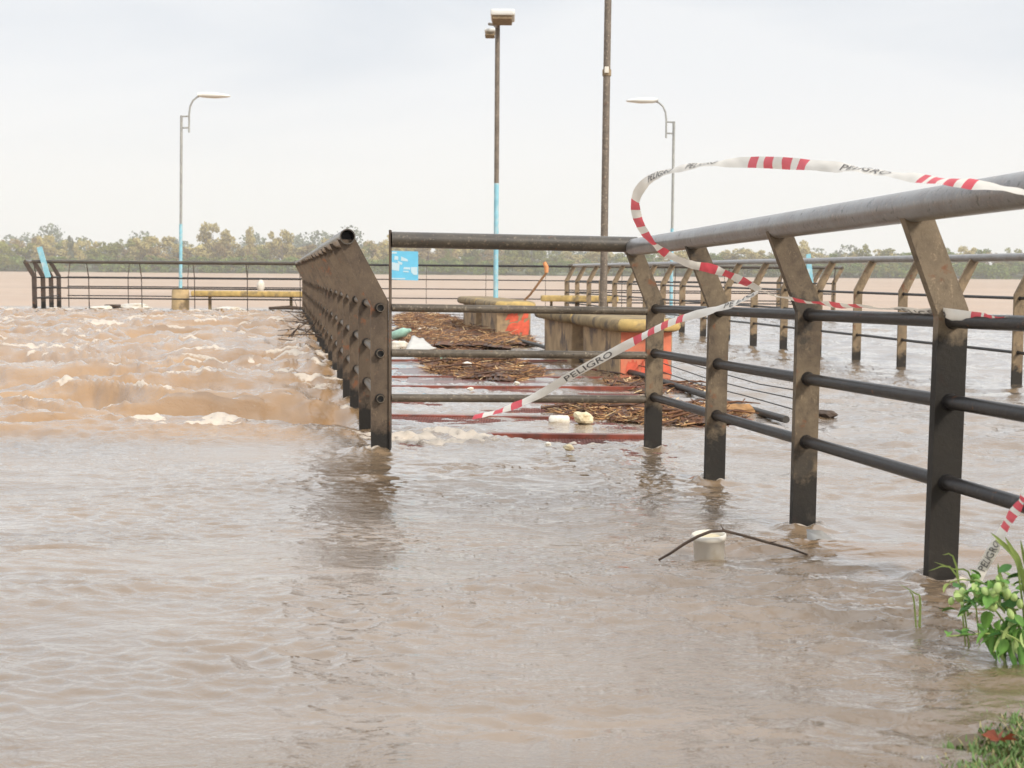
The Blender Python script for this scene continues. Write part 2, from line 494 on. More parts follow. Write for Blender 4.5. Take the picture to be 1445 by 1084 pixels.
def water_build(t, p, o):
    P = objco(t, world=True)
    at_f = node(t, 'ShaderNodeAttribute', _attribute_name='foam')
    at_t = node(t, 'ShaderNodeAttribute', _attribute_name='turb')
    at_r = node(t, 'ShaderNodeAttribute', _attribute_name='river')
    n1 = noise(t, objco(t, (0.35, 0.9, 1), world=True), 1.2, 4, 0.55, 0.5)
    calm = ramp(t, n1, [(0.3, (0.155, 0.102, 0.057)), (0.7, (0.27, 0.183, 0.108))])
    turb = ramp(t, n1, [(0.3, (0.27, 0.145, 0.052)), (0.7, (0.40, 0.23, 0.095))])
    riv = ramp(t, noise(t, objco(t, (0.25, 1.0, 1), world=True), 0.12, 5, 0.65, 0.4), [(0.3, (0.40, 0.255, 0.15)), (0.7, (0.54, 0.36, 0.225))])
    c = mixc(t, at_t.outputs['Fac'], calm, turb)
    c = mixc(t, at_r.outputs['Fac'], c, riv)
    # foam: cream, broken up by fine noise
    fn = noise(t, objco(t, (1, 1.5, 1), world=True), 26, 8, 0.85, 0.8)
    fn = mixc(t, 0.55, noise(t, objco(t, (1, 1.6, 1), world=True), 9, 6, 0.75, 1.2), fn)
    fm = node(t, 'ShaderNodeMath', _operation='ADD'); t.links.new(at_f.outputs['Fac'], fm.inputs[0]); t.links.new(fn, fm.inputs[1])
    ff = ramp(t, fm.outputs[0], [(0.90, 0.0), (1.10, 0.92)])
    c = mixc(t, ff, c, (0.68, 0.58, 0.47))
    t.links.new(c, p.inputs['Base Color'])
    rg = node(t, 'ShaderNodeMapRange'); rg.inputs['To Min'].default_value = 0.05; rg.inputs['To Max'].default_value = 0.42
    t.links.new(at_r.outputs['Fac'], rg.inputs['Value'])
    rgm = node(t, 'ShaderNodeMath', _operation='MAXIMUM')
    fr = node(t, 'ShaderNodeMath', _operation='MULTIPLY'); fr.inputs[1].default_value = 0.8
    t.links.new(ff, fr.inputs[0])
    t.links.new(rg.outputs[0], rgm.inputs[0]); t.links.new(fr.outputs[0], rgm.inputs[1])
    t.links.new(rgm.outputs[0], p.inputs['Roughness'])
    p.inputs['IOR'].default_value = 1.65
    p.inputs['Coat IOR'].default_value = 1.6
    p.inputs['Coat Roughness'].default_value = 0.05
    cw = node(t, 'ShaderNodeMath', _operation='MULTIPLY_ADD'); cw.inputs[1].default_value = -0.85; cw.inputs[2].default_value = 1.0
    cmx = node(t, 'ShaderNodeMath', _operation='MAXIMUM')
    ct = node(t, 'ShaderNodeMath', _operation='MULTIPLY'); ct.inputs[1].default_value = 0.5; t.links.new(at_t.outputs['Fac'], ct.inputs[0])
    cr_ = node(t, 'ShaderNodeMath', _operation='MAXIMUM'); t.links.new(at_r.outputs['Fac'], cr_.inputs[0]); t.links.new(ct.outputs[0], cr_.inputs[1])
    t.links.new(cr_.outputs[0], cmx.inputs[0]); t.links.new(ff, cmx.inputs[1])
    t.links.new(cmx.outputs[0], cw.inputs[0]); t.links.new(cw.outputs[0], p.inputs['Coat Weight'])
    # ripples: layered, stretched noises, drifting down and to the right
    def rip(sx, sy, rot, sc, det, dist):
        g = t.nodes.new('ShaderNodeNewGeometry')
        m = node(t, 'ShaderNodeMapping', Scale=(sx, sy, 1), Rotation=(0, 0, R(rot)))
        t.links.new(g.outputs['Position'], m.inputs['Vector'])
        return noise(t, m.outputs['Vector'], sc, det, 0.6, dist)
    r1 = rip(1.0, 1.7, 20, 10, 4, 0.7)
    r2 = rip(0.9, 1.5, -12, 42, 4, 0.6)
    a = node(t, 'ShaderNodeMath', _operation='MULTIPLY'); a.inputs[1].default_value = 0.34; t.links.new(r2, a.inputs[0])
    b = node(t, 'ShaderNodeMath', _operation='ADD'); t.links.new(r1, b.inputs[0]); t.links.new(a.outputs[0], b.inputs[1])
    # gusts change how rough the surface is
    gust = ramp(t, noise(t, objco(t, (0.5, 1.1, 1), world=True), 0.9, 3, 0.5, 0.6), [(0.35, 0.22), (0.62, 1.0)])
    c2 = node(t, 'ShaderNodeMath', _operation='MULTIPLY'); t.links.new(b.outputs[0], c2.inputs[0]); t.links.new(gust, c2.inputs[1])
    f2 = node(t, 'ShaderNodeMath', _operation='MULTIPLY_ADD'); t.links.new(ff, f2.inputs[0]); f2.inputs[1].default_value = 0.12; t.links.new(c2.outputs[0], f2.inputs[2])
    bump(t, p, f2.outputs[0], 1.0, 0.012)


M['water'] = mat('muddy_water', water_build)

# ------------------------------------------------------------------ pier layout (metres; Y away from the camera)
SL = -0.171                                   # sideways drift of the pier axis per metre of Y


def XL(y): return -0.635 + SL * (y - 6.45)    # left pier railing
def XR(y): return 4.06 + SL * (y - 10.8)      # right pier railing
def XE(y): return 1.58 + SL * (y - 7.8)       # right edge of the raised deck


# the short ramp railing near the camera
NR0 = Vector((1.163, 3.59)); NR1 = Vector((0.70, 6.63))

# ------------------------------------------------------------------ water surface
def water_fields(x, y):
    xl = XL(y)
    left = sst(0.15, -0.25, x - xl)
    nearfac = sst(6.75, 7.5, y + 0.06 * pnoise(x * 1.3, y * 0 + 3.1))
    T = left * nearfac * (1 - sst(26, 31, y))
    river = sst(29.5, 33, y)
    wx = x + 0.5 * pnoise(x * 0.5, y * 0.5); wy = y + 0.45 * pnoise(x * 0.7 + 9, y * 0.6)
    n1 = fbm(wx * 0.34, wy * 0.95, 2)
    rid = 1 - np.abs(n1) * 2.0
    n2 = fbm(wx * 1.35 + 7, wy * 2.1, 3)
    rid2 = 1 - np.abs(n2) * 1.9
    n3 = fbm(wx * 4.0, wy * 6.0, 2)
    n4 = fbm(wx * 3.6 + 31, wy * 6.5, 3)
    turb_h = 0.165 * rid + 0.050 * rid2 + 0.020 * (1 - 2 * np.abs(n4)) + 0.007 * n3 - 0.10
    # standing ridge along the downstream edge of the rough water
    edge = np.exp(-((y - 6.95 - 0.10 * pnoise(x * 0.9, x * 0)) / 0.22) ** 2) * left
    # calm foreground and the flow right of the pier
    sw = 0.006 * fbm(x * 0.8, y * 1.7, 2) + 0.019 * sst(-0.5, 0.5, pnoise(x * 0.6 + 5, y * 0.9)) * fbm(x * 2.2 + 0.7 * y, y * 5.2, 3) + 0.0078 * sst(-0.6, 0.5, pnoise(x * 1.1 + 2, y * 1.4 + 7)) * (1 - 2 * np.abs(fbm(x * 7 + 3 * y, y * 13, 2)))
    right = sst(-0.05, 0.7, x - (NR0.x + (y - NR0.y) * -0.152)) * (1 - river)
    rw = 0.036 * fbm(wx * 0.8, wy * 2.0, 2) + 0.015 * fbm(wx * 2.8, wy * 6.5, 2)
    rdg_c = 3.55 + 2.2 * np.clip(1.6 - x, 0, 2) * 0.35 + 0.10 * pnoise(x * 2.2, x * 0 + 5)
    rdg = np.exp(-((y - 4.12 - 0.28 * pnoise(x * 0.8 + 3.3, x * 0 + 1.7) + 0.15 * (x - 1)) / 0.13) ** 2) * sst(0.2, 0.9, x) * (1 - sst(4, 7, x))
    riv_h = 0.035 * fbm(wx * 0.30, wy * 0.75, 3) + 0.012 * fbm(wx * 1.3, wy * 2.5, 2)
    deck = sst(-0.05, 0.15, x - xl) * (1 - sst(-0.1, 0.15, x - XE(y))) * sst(6.5, 6.9, y) * (1 - river)
    h = T * turb_h + (1 - T) * (1 - river) * (sw + right * rw) + river * riv_h
    h = h + edge * 0.05 + rdg * 0.046 + deck * 0.004 + deck * 0.020 * fbm(x * 1.1, y * 2.3, 3)
    # the ground rises towards the camera: the water stands a few centimetres higher there
    h = h + 0.062 * (1 - sst(3.4, 4.45, y))
    # small standing waves and foam lines where the posts stand in the flow
    wake = 0; wf = 0
    for k in range(4):
        qx = NR0.x + (NR1.x - NR0.x) * k / 3; qy = NR0.y + (NR1.y - NR0.y) * k / 3
        dx = x - qx; dy = y - qy
        d = np.sqrt(dx * dx + dy * dy)
        wake = wake + 0.007 * np.exp(-((d - 0.07) / 0.035) ** 2) + 0.010 * np.sin(d * 46 - 1.2) * np.exp(-d / 0.16) * sst(0.02, 0.1, d)
        tr_ = np.exp(-((dy + 0.28 * dx + 0.05) / (0.03 + 0.10 * np.clip(dx, 0, 2))) ** 2) * sst(-0.02, 0.1, dx) * np.exp(-np.clip(dx, 0, 9) / 0.5)
        wake = wake + 0.016 * tr_ * (0.3 + np.abs(fbm(x * 9, y * 13, 2)))
        wf = wf + 0.45 * np.exp(-((d - 0.06) / 0.025) ** 2) + 0.30 * tr_ * (0.4 + fbm(x * 7, y * 16, 2))
    for k in range(9):
        qy = 6.45 + k * 1.002; qx = XL(qy)
        d = np.sqrt((x - qx + 0.05) ** 2 + (y - qy) ** 2)
        wake = wake + 0.03 * np.exp(-(d / 0.11) ** 2); wf = wf + 0.5 * np.exp(-(d / 0.10) ** 2)
    h = h + wake
    # foam
    slope_n = fbm(wx * 0.50, (wy - 0.10) * 1.0, 2)
    crest = 0.75 * sst(0.70, 0.97, rid) * sst(-0.2, 0.5, fbm(x * 0.9 + 4, y * 1.6, 2)) + 0.6 * sst(0.75, 1.0, rid2) * sst(0.0, 0.6, fbm(x * 0.7 + 21, y * 0.9, 2))
    lace = sst(-0.5, 0.5, fbm(x * 3.1, y * 6.3 + 3, 3))
    foam = T * crest * (0.4 + 1.3 * lace)
    foam = foam + edge * 0.48 * lace * sst(-0.2, 0.5, fbm(x * 1.5 + 2, y * 3 + 1, 2))
    spl = np.exp(-(((x + 0.42) / 0.30) ** 2 + ((y - 6.95) / 0.36) ** 2))
    spl2 = np.exp(-(((x - 0.1) / 0.8) ** 2 + ((y - 6.85) / 0.12) ** 2))
    foam = foam + 0.85 * spl * (0.6 + 0.8 * fbm(x * 5, y * 9, 2)) + 0.75 * spl2 * (0.5 + fbm(x * 4, y * 12, 2))
    foam = foam + rdg * 0.32 * sst(0, 0.5, fbm(x * 3, y * 8, 2))
    foam = foam + wf
    bank = np.exp(-((x - xl + 0.30) / 0.28) ** 2) * sst(7, 8, y) * (1 - sst(20, 26, y))
    foam = foam + 0.65 * bank * lace * sst(-0.1, 0.5, fbm(x * 1.7 + 3, y * 2.2, 2))
    h = h + 0.05 * bank * fbm(x * 2.6, y * 3.0, 2)
    foam = np.clip(foam, 0, 0.58)
    rough = fbm(x * 16, y * 15, 2)
    h = h + foam * (0.012 + 0.030 * rough) + 0.02 * spl
    turb = np.clip(T * 1.0 + edge + 0.5 * rdg, 0, 1)
    return h, foam, turb, river


def make_water():
    r = [0.35]
    while r[-1] < 2.2: r.append(r[-1] * 1.06)
    while r[-1] < 1400:
        q = r[-1]
        if q < 31: st = min(max(0.011, q * q / 1900), 0.11)
        else: st = q * q / 4200
        r.append(q + st)
    r = np.array(r)
    a = np.concatenate([np.arange(-85, -24, 1.5), np.arange(-24, -21.6, 0.4), np.arange(-21.6, 21.6, 0.075), np.arange(21.6, 24, 0.4), np.arange(24, 85.1, 1.5)])
    a = np.radians(a)
    nr, na = len(r), len(a)
    rr, aa = np.meshgrid(r, a, indexing='ij')
    X = (rr * np.sin(aa)).ravel(); Y = (rr * np.cos(aa)).ravel()
    h, foam, turb, river = water_fields(X, Y)
    co = np.stack([X, Y, h], 1).astype(np.float32)
    i = np.arange(nr - 1)[:, None] * na + np.arange(na - 1)[None, :]
    q = np.stack([i, i + 1, i + 1 + na, i + na], -1).reshape(-1, 4)
    q = q[:, ::-1]
    me = bpy.data.meshes.new('river_water')
    me.vertices.add(len(co)); me.vertices.foreach_set('co', co.ravel())
    me.loops.add(q.size); me.loops.foreach_set('vertex_index', q.ravel().astype(np.int32))
    me.polygons.add(len(q))
    me.polygons.foreach_set('loop_start', np.arange(0, q.size, 4, dtype=np.int32))
    me.polygons.foreach_set('use_smooth', np.ones(len(q), dtype=bool))
    me.update(calc_edges=True)
    for nm, arr in (('foam', foam), ('turb', turb), ('river', river)):
        at_ = me.attributes.new(nm, 'FLOAT', 'POINT')
        at_.data.foreach_set('value', arr.astype(np.float32))
    me.materials.append(M['water'])
    o = link('river_water', me)
    tag(o, 'muddy brown flood water, calm in front and rough beside the pier', kind='structure')
    print('water quads', len(q), me.polygons[0].normal)


make_water()


def wz(x, y):
    return float(water_fields(np.array([x]), np.array([y]))[0][0])


# ------------------------------------------------------------------ ground below the water and the grassy bank
def ground_h(x, y):
    f = (x - 0.745) * 0.79 - (y - 2.15) * 0.61
    return min(0.40, max(-0.8, 0.058 + (0.13 * f if f < 0.4 else 0.052 + 0.07 * (f - 0.4))))


gm = MB()
xs = [-60, -30, -14, -7] + [-4 + 0.25 * i for i in range(36)] + [7, 12, 20, 40, 60]
ys = [-60, -30, -12, -6, -3] + [-1.5 + 0.2 * i for i in range(40)] + [9, 14, 25, 45, 80]
vs = [(x, y, ground_h(x, y) + 0.006 * random.uniform(-1, 1)) for y in ys for x in xs]
nx = len(xs)
fs = [(j * nx + i, j * nx + i + 1, (j + 1) * nx + i + 1, (j + 1) * nx + i) for j in range(len(ys) - 1) for i in range(nx - 1)]
gm.add(vs, fs, 0, True)
tag(gm.build('ground', M['mud']), 'muddy ground of the bank in the near right corner', kind='structure')

# ------------------------------------------------------------------ railings
Z_TOP, Z2, Z3, Z4 = 1.035, 0.700, 0.482, 0.265


def plate_mesh(name, m, width, thick, lean, zb, z_bend, z_top, mitre=0.012):
    """flat steel post: upright, then bent over towards +X; thickness runs along Y"""
    mb = MB()
    hw = width / 2
    prof = [(-hw, zb), (hw, zb), (hw, z_bend - 0.01), (hw + lean, z_top), (-hw + lean, z_top), (-hw, z_bend + 0.01)]
    n = len(prof)
    ht = thick / 2
    vs = [(x, -ht, z) for x, z in prof] + [(x, ht, z) for x, z in prof]
    fs = [(0, 1, 2, 5), (5, 2, 3, 4), (n + 5, n + 2, n + 1, n), (n + 4, n + 3, n + 2, n + 5)]
    for k in range(n):
        k2 = (k + 1) % n
        fs.append((k, n + k, n + k2, k2))
    mb.add(vs, fs)
    me = mb.mesh(name, m)
    return me


def collar_mesh(rad, length):
    mb = MB()
    mb.tube([(0, -length / 2, 0), (0, -length / 4, 0), (0, length / 4, 0), (0, length / 2, 0)], [rad * 0.82, rad, rad, rad * 0.8], 12)
    return mb.mesh('weld_collar', M['collar'])


def railing(name, label, a, b, n, lean_sign, m_post, m_top, m_rail, lean=0.135, width=0.085, thick=0.02, r_top=0.038, r_rail=0.019,
            dz0=0.0, dz1=0.0, over0=0.03, over1=0.03, hollow=False, group=None, collars=True, cat='railing', zb=-0.45, bend=None, far=False, z_top=Z_TOP):
    """posts at n equal steps from a to b (x, y); top rail over the leaning post heads, three thinner rails below"""
    a = Vector(a); b = Vector(b)
    d2 = (b - a).normalized()
    if far and n >= 5: width, thick = 0.04, 0.010
    rz = math.atan2(d2.y, d2.x) - math.pi / 2      # local +Y along the railing
    if lean_sign < 0:
        rzp = rz + math.pi
    else:
        rzp = rz
    root = empty(name, (a.x, a.y, 0), 0)
    tag(root, label, cat, group)
    bend = Z2 + 0.02 if bend is None else bend
    pm = plate_mesh('post', m_post, width, thick, lean, zb, bend, z_top - 0.012)
    pm_black = plate_mesh('post', M['post_black'], width, thick, lean, zb, bend, z_top - 0.012)
    cm = collar_mesh(r_rail * 1.26, thick + 0.035)
    a3 = Vector((a.x, a.y, 0))
    for k in range(n + 1):
        f = k / n
        p = a.lerp(b, f)
        dz = dz0 + (dz1 - dz0) * f
        po = link('post', pm, root, Vector((p.x - a.x, p.y - a.y, dz)), (R(random.uniform(-0.4, 0.4)), R(random.uniform(-0.4, 0.4)), rzp))
        if name == 'ramp_railing' and k >= n - 2:
            po.data = pm_black
            po['label'] = 'post blackened below the upper thin rail'
        if collars:
            for z in (Z2, Z3, Z4):
                link('weld_collar', cm, po, (0, 0, z))
    side = Vector((math.cos(rzp), math.sin(rzp), 0)) * lean
    dd = Vector((d2.x, d2.y, (dz1 - dz0) / (b - a).length)).normalized()
    p0 = Vector((0, 0, dz0)); p1 = Vector((b.x - a.x, b.y - a.y, dz1))

    def pipe(nm, z, rad, off, m, seg):
        mb = MB()
        s = p0 + Vector((0, 0, z)) + off - dd * over0
        e = p1 + Vector((0, 0, z)) + off + dd * over1
        pts = [s.lerp(e, i / seg) for i in range(seg + 1)]
        for i in range(1, seg): pts[i] = pts[i] + Vector((0, 0, random.uniform(-0.0022, 0.0022)))
        mb.tube(pts, rad, 20 if rad > 0.03 else 14, 0, True, 0.84 if hollow else 0.0)
        return mb.build(nm, m, root)
    pipe('top_rail', z_top, r_top, side, m_top, n)
    for z in (Z2, Z3, Z4):
        pipe('rail', z, r_rail, Vector((0, 0, 0)), m_rail, n)
    return root


# near ramp railing: four posts in view, two more towards the bank; it slopes down to the pier
dN = (NR1 - NR0) / 3
railing('ramp_railing', 'dark steel ramp railing with bent posts and pale worn top pipe, nearest on the right',
        NR1, NR0 - dN * 2.0, 5, 1, M['post'], M['top_pipe'], M['rail'], lean=0.115, dz0=0.0, dz1=0.090, z_top=1.0, over0=0.045, over1=0.3, r_rail=0.0195,
        r_top=0.042, width=0.084, thick=0.03)

# barrier across the pier entrance
bar = empty('entrance_barrier', (-0.575, 6.47, 0))
tag(bar, 'straight four pipe barrier closing the pier entrance between the railings', 'barrier')
bx0 = Vector((0, 0, 0))
bend_e = Vector((NR1.x, NR1.y, 0)) - Vector((-0.575, 6.47, 0))
for nm, z, rad, mm, off in (('top_rail', Z_TOP - 0.010, 0.038, M['top_dark'], Vector((-0.095, -0.01, 0))), ('rail', Z2, 0.0195, M['rail_brown'], Vector((-0.04, 0, 0))),
                            ('rail', Z3, 0.0195, M['rail_brown'], Vector((-0.04, 0, 0))), ('rail', Z4, 0.0195, M['rail_brown'], Vector((-0.04, 0, 0)))):
    mb = MB()
    s = Vector((-0.005, 0, z)); e = bend_e + off + Vector((0, 0, z - 0.012))
    mb.tube([s.lerp(e, i / 5) for i in range(6)], rad, 20 if rad > 0.03 else 14)
    mb.build(nm, mm, bar)
mb = MB(); mb.box((-0.012, 0, 0.32), (0.008, 0.07, 1.5)); mb.build('end_plate', M['post_left'], bar)

# left pier railing
railing('pier_railing', 'brown pier railing on the left leaning outward with an open pipe end',
        (XL(6.45), 6.45), (XL(28.5), 28.5), 22, -1, M['post_left'], M['top_dark'], M['rail_brown'], lean=0.155, over0=0.05, over1=0.0,
        width=0.086, thick=0.022, r_top=0.037, hollow=True, group='railings along both sides of the pier')
# right pier railing
railing('pier_railing', 'tan pier railing on the far right side leaning outward over the water',
        (XR(8.78), 8.78), (XR(28.0), 28.0), 19, 1, M['post_tan'], M['top_pipe'], M['rail'], lean=0.155, over0=0.4, over1=0.0,
        width=0.088, thick=0.022, r_rail=0.013, r_top=0.034, group='railings along both sides of the pier')
# platform at the pier head
PX0, PX1, PY0, PY1 = -10.1, 6.75, 28.5, 31.6
railing('platform_railing', 'thin dark railing of the pier head, front run left of the pier',
        (XL(28.5) - 0.1, 28.6), (PX0, 28.6), 5, -1, M['post_far'], M['top_dark'], M['rail'], lean=0.13, width=0.085, thick=0.02,
        r_rail=0.016, r_top=0.036, group='railings round the pier head', collars=False, far=True)
railing('platform_railing', 'thin dark railing of the pier head, front run right of the pier',
        (XR(28.2) + 0.1, 28.4), (PX1, 28.4), 5, 1, M['post_far'], M['top_dark'], M['rail'], lean=0.13, width=0.085, thick=0.02,
        r_rail=0.014, r_top=0.032, group='railings round the pier head', collars=False, far=True)
railing('platform_railing', 'thin dark railing of the pier head, back run facing the open river',
        (PX0 - 0.3, PY1), (PX1 - 0.4, PY1), 12, 1, M['post_far'], M['rail'], M['rail'], lean=-0.13, width=0.085, thick=0.02,
        r_rail=0.013, r_top=0.026, group='railings round the pier head', collars=False, far=True)
railing('platform_railing', 'short end railing of the pier head with four outward bent posts, far left',
        (PX0, 28.5), (PX0 - 0.53, PY1), 3, -1, M['post_far'], M['top_dark'], M['rail'], lean=0.17, width=0.10, thick=0.02,
        r_rail=0.014, r_top=0.034, group='railings round the pier head', collars=False, far=True)
railing('platform_railing', 'short end railing of the pier head behind the ramp railing, far right',
        (PX1, 28.4), (PX1 - 0.53, PY1), 3, 1, M['post_tan'], M['top_dark'], M['rail'], lean=0.17, width=0.09, thick=0.02,
        r_rail=0.014, r_top=0.032, group='railings round the pier head', collars=False, far=True)

# ------------------------------------------------------------------ deck: beams, gratings, plates, edge pipe
deck = MB()
deck.add([(XL(6.6) + 0.02, 6.6, -0.16), (XE(6.6), 6.6, -0.16), (XE(27.9), 27.9, -0.16), (XL(27.9) + 0.02, 27.9, -0.16),
          (XL(6.6) + 0.02, 6.6, -0.3), (XE(6.6), 6.6, -0.3), (XE(27.9), 27.9, -0.3), (XL(27.9) + 0.02, 27.9, -0.3)],
         [(0, 1, 2, 3), (7, 6, 5, 4), (0, 4, 5, 1), (1, 5, 6, 2), (2, 6, 7, 3), (3, 7, 4, 0)])
dk = deck.build('pier_deck', M['deck'])
tag(dk, 'red brown steel deck of the pier awash in muddy water', kind='structure')
rnd = random.Random(5)
bm_ = MB()
bm_.box((0, 0, -0.075), (2.2, 0.012, 0.15)); bm_.box((0, 0.03, -0.004), (2.2, 0.048, 0.009))
beam_me = bm_.mesh('deck_beam', M['beam'])
for k in range(20):
    y = 7.03 + k * 1.0
    o = link('deck_beam', beam_me, dk, (0.18 if k == 0 else (XL(y) + XE(y)) / 2 + rnd.uniform(-0.04, 0.04), y, (0.026 if k in (0, 3, 4, 6) else 0.008) + rnd.uniform(-0.004, 0.006)),
             (0, R(rnd.uniform(-0.35, 0.35)), R(rnd.uniform(-0.5, 0.5))))
    if k == 0: o.scale.x = 0.48
# expanded metal panel: two families of slanting strands
gr = MB()
W, D = 0.68, 0.93
sp = 0.032
th = 0.0026
for s_ in (-1, 1):
    k = -int((W + D) / sp)
    while k * sp < W + D:
        c = k * sp
        # strand x = c + s*0.55*y, clipped to the panel
        y0, y1 = -D / 2, D / 2
        sl = 0.8 * s_
        xa, xb = c + sl * y0, c + sl * y1
        # clip in x
        def clipy(xlim):
            return (xlim - c) / sl
        lo, hi = y0, y1
        e1, e2 = sorted((clipy(-W / 2), clipy(W / 2)))
        lo, hi = max(lo, e1), min(hi, e2)
        if hi - lo > 0.01:
            p = Vector((c + sl * lo, lo, 0)); q = Vector((c + sl * hi, hi, 0))
            nrm = Vector((-(q - p).y, (q - p).x, 0)).normalized() * th
            up = Vector((0, 0, 0.004))
            gr.add([p - nrm, p + nrm, p + up, q - nrm, q + nrm, q + up], [(0, 3, 5, 2), (1, 2, 5, 4), (0, 1, 4, 3)])
        k += 1
grat = gr.mesh('grating_panel', M['grating'])
for k in range(5):
    for j in range(2 if k == 0 else 3):
        y = 6.57 + k * 1.0
        xc = XL(y) + 0.42 + j * 0.686
        o = link('grating_panel', grat, dk, (xc, y, -0.006 + rnd.uniform(-0.004, 0.004)),
                 (R(rnd.uniform(0.6, 1.1)), R(rnd.uniform(-0.5, 0.5)), R(rnd.uniform(-0.3, 0.3))))
pl = MB(); pl.box((0, 0, 0), (1.5, 0.9, 0.006))
plate = pl.mesh('deck_plate', M['deck'])
for k, (px_off, z, rx) in enumerate(((1.25, 0.004, 0.7), (1.25, 0.006, 0.5), (1.2, 0.008, 0.6), (1.1, 0.004, 0.5), (1.2, 0.003, 0.4), (1.1, 0.002, 0.5), (1.2, 0.002, 0.3), (1.1, 0.002, 0.3), (1.1, 0.002, 0.3))):
    y = 10.56 + k * 1.0
    link('deck_plate', plate, dk, (XL(y) + px_off, y, z), (R(rx), R(rnd.uniform(-0.5, 0.2)), R(rnd.uniform(-0.8, 0.8))))
# fallen edge pipe with three slack cables, along the right edge of the deck
ep = empty('edge_pipe', (XE(7.8), 7.8, 0.0))
tag(ep, 'dark fallen edge pipe lying along the right side of the deck with slack cables', 'pipe')
mb = MB()
pp = [Vector((XE(y) - XE(7.8), y - 7.8, 0.045 + 0.012 * math.sin(y * 1.3))) for y in (7.75, 8.6, 9.5, 10.6, 12, 13.6, 15.2, 17.2)]
mb.tube(pp, 0.022, 10)
mb.build('pipe', M['cable'], ep)
for q in range(3):
    mb = MB()
    mb.tube([p + Vector((0.06 + 0.05 * q, 0.1, 0.05 + 0.045 * q + 0.01 * math.sin(i * 2.1 + q))) for i, p in enumerate(pp[:6])], 0.004, 6)
    mb.build('cable', M['cable'], ep)

# ------------------------------------------------------------------ benches
def bench(label, x, y, length, painted, seed):
    """concrete bench seen end-on: two block legs, thick rounded slab, running along the pier axis"""
    rz = math.atan2(1, SL) - math.pi / 2
    root = empty('concrete_bench', (x, y, 0), rz)
    tag(root, label, 'bench', 'concrete benches on the pier')
    r_ = random.Random(seed)
    for k, yy in enumerate((0.0,)):
        dpt = length - 0.32
        mb = MB(); mb.box((0.22, yy + dpt / 2, 0.13), (0.46, dpt, 0.56), None, 0, 0.014)
        leg = mb.build('base_block', M['block'], root)
        if k == 0 and painted == 'full':
            mb = MB(); mb.box((0.22, -0.0025, 0.14), (0.435, 0.004, 0.52)); mb.build('painted_front', M['orange'], leg)
            mb = MB()
            for q in range(9):
                xx = r_.uniform(0.04, 0.36)
                s_ = r_.uniform(0.02, 0.05)
                mb.add([(xx, -0.0058 - 0.0003 * q, 0.03 + r_.uniform(0, 0.05)), (xx + s_ * 2, -0.0058 - 0.0003 * q, 0.03), (xx + s_ + r_.uniform(-.06, .06), -0.0058 - 0.0003 * q, r_.uniform(0.12, 0.24)), (xx + 0.01, -0.0058 - 0.0003 * q, 0.12)], [(0, 1, 2, 3)])
            mb.build('darker_paint', M['red_splash'], leg)
        if k == 0 and painted == 'splash':
            mb = MB()
            for q in range(26):
                xx = r_.uniform(0.14, 0.40); zz_ = abs(r_.gauss(0, 0.13)) + 0.03
                s_ = r_.uniform(0.03, 0.06)
                mb.add([(xx - s_, -0.0025 - 0.0002 * q, max(0.0, zz_ - 0.05)), (min(0.43, xx + s_), -0.0025 - 0.0002 * q, max(0.01, zz_ - 0.03)), (min(0.43, xx + s_ * 0.7 + 0.03), -0.0025 - 0.0002 * q, min(0.38, zz_ + r_.uniform(0.03, 0.09))), (xx - s_ * 0.2, -0.0025 - 0.0002 * q, min(0.38, zz_ + 0.03))], [(0, 1, 2, 3)])
            mb.build('red_graffiti', M['red_splash'], leg)
    # slab with rounded ends, thick bull-nosed rim
    hw = 0.30
    outl = []
    for k in range(13):
        a_ = math.pi + math.pi * k / 12
        outl.append((0.22 + hw * math.cos(a_), 0.02 + 0.17 * math.sin(a_)))
    for k in range(13):
        a_ = math.pi * k / 12
        outl.append((0.22 + hw * math.cos(a_), length - 0.1 + 0.17 * math.sin(a_)))
    cx_, cy_ = 0.22, length / 2
    rings = []
    for (ins, z) in ((0.05, 0.385), (0.012, 0.40), (0.0, 0.425), (0.0, 0.455), (0.014, 0.482), (0.045, 0.497), (0.11, 0.50)):
        ring = []
        for (px_, py_) in outl:
            dx, dy = px_ - cx_, py_ - cy_
            fx = 1 - ins / hw; fy = 1 - ins / (length / 2 + 0.1)
            ring.append((cx_ + dx * fx, cy_ + dy * fy, z))
        rings.append(ring)
    mb = MB()
    n = len(outl)
    vs_ = [v for r in rings for v in r]
    fs_ = [(i * n + k, i * n + (k + 1) % n, (i + 1) * n + (k + 1) % n, (i + 1) * n + k) for i in range(len(rings) - 1) for k in range(n)]
    # the rim at the near end keeps its yellow paint
    b0 = len(mb.v)
    mb.add(vs_, [], 0)
    for i in range(len(rings) - 1):
        for k in range(n):
            mi = 1 if (k < 11 and k >= 2 and 0 < i < 5) or (k in (16, 17, 18) and i < 5) else 0
            mb.f.append([i * n + k, i * n + (k + 1) % n, (i + 1) * n + (k + 1) % n, (i + 1) * n + k]); mb.m.append(mi); mb.sm.append(True)
    mb.add(rings[-1], [tuple(range(n))], 0)
    mb.add(rings[0], [tuple(reversed(range(n)))], 0)
    mb.build('seat_slab', [M['slab'], M['yellow']], root)
    return root


bench('concrete bench with orange painted front end, nearest to the ramp railing', 0.905, 11.25, 1.7, 'full', 1)
bench('plain concrete bench in line just behind the orange painted one', 0.585, 13.1, 1.7, 'none', 2)
bench('concrete bench with splashed red graffiti on its front, left of the tall dark pole', -0.20, 17.9, 1.7, 'splash', 3)
bench('plain concrete bench in line behind the one with red graffiti, mostly hidden', -0.53, 19.8, 1.7, 'none', 4)


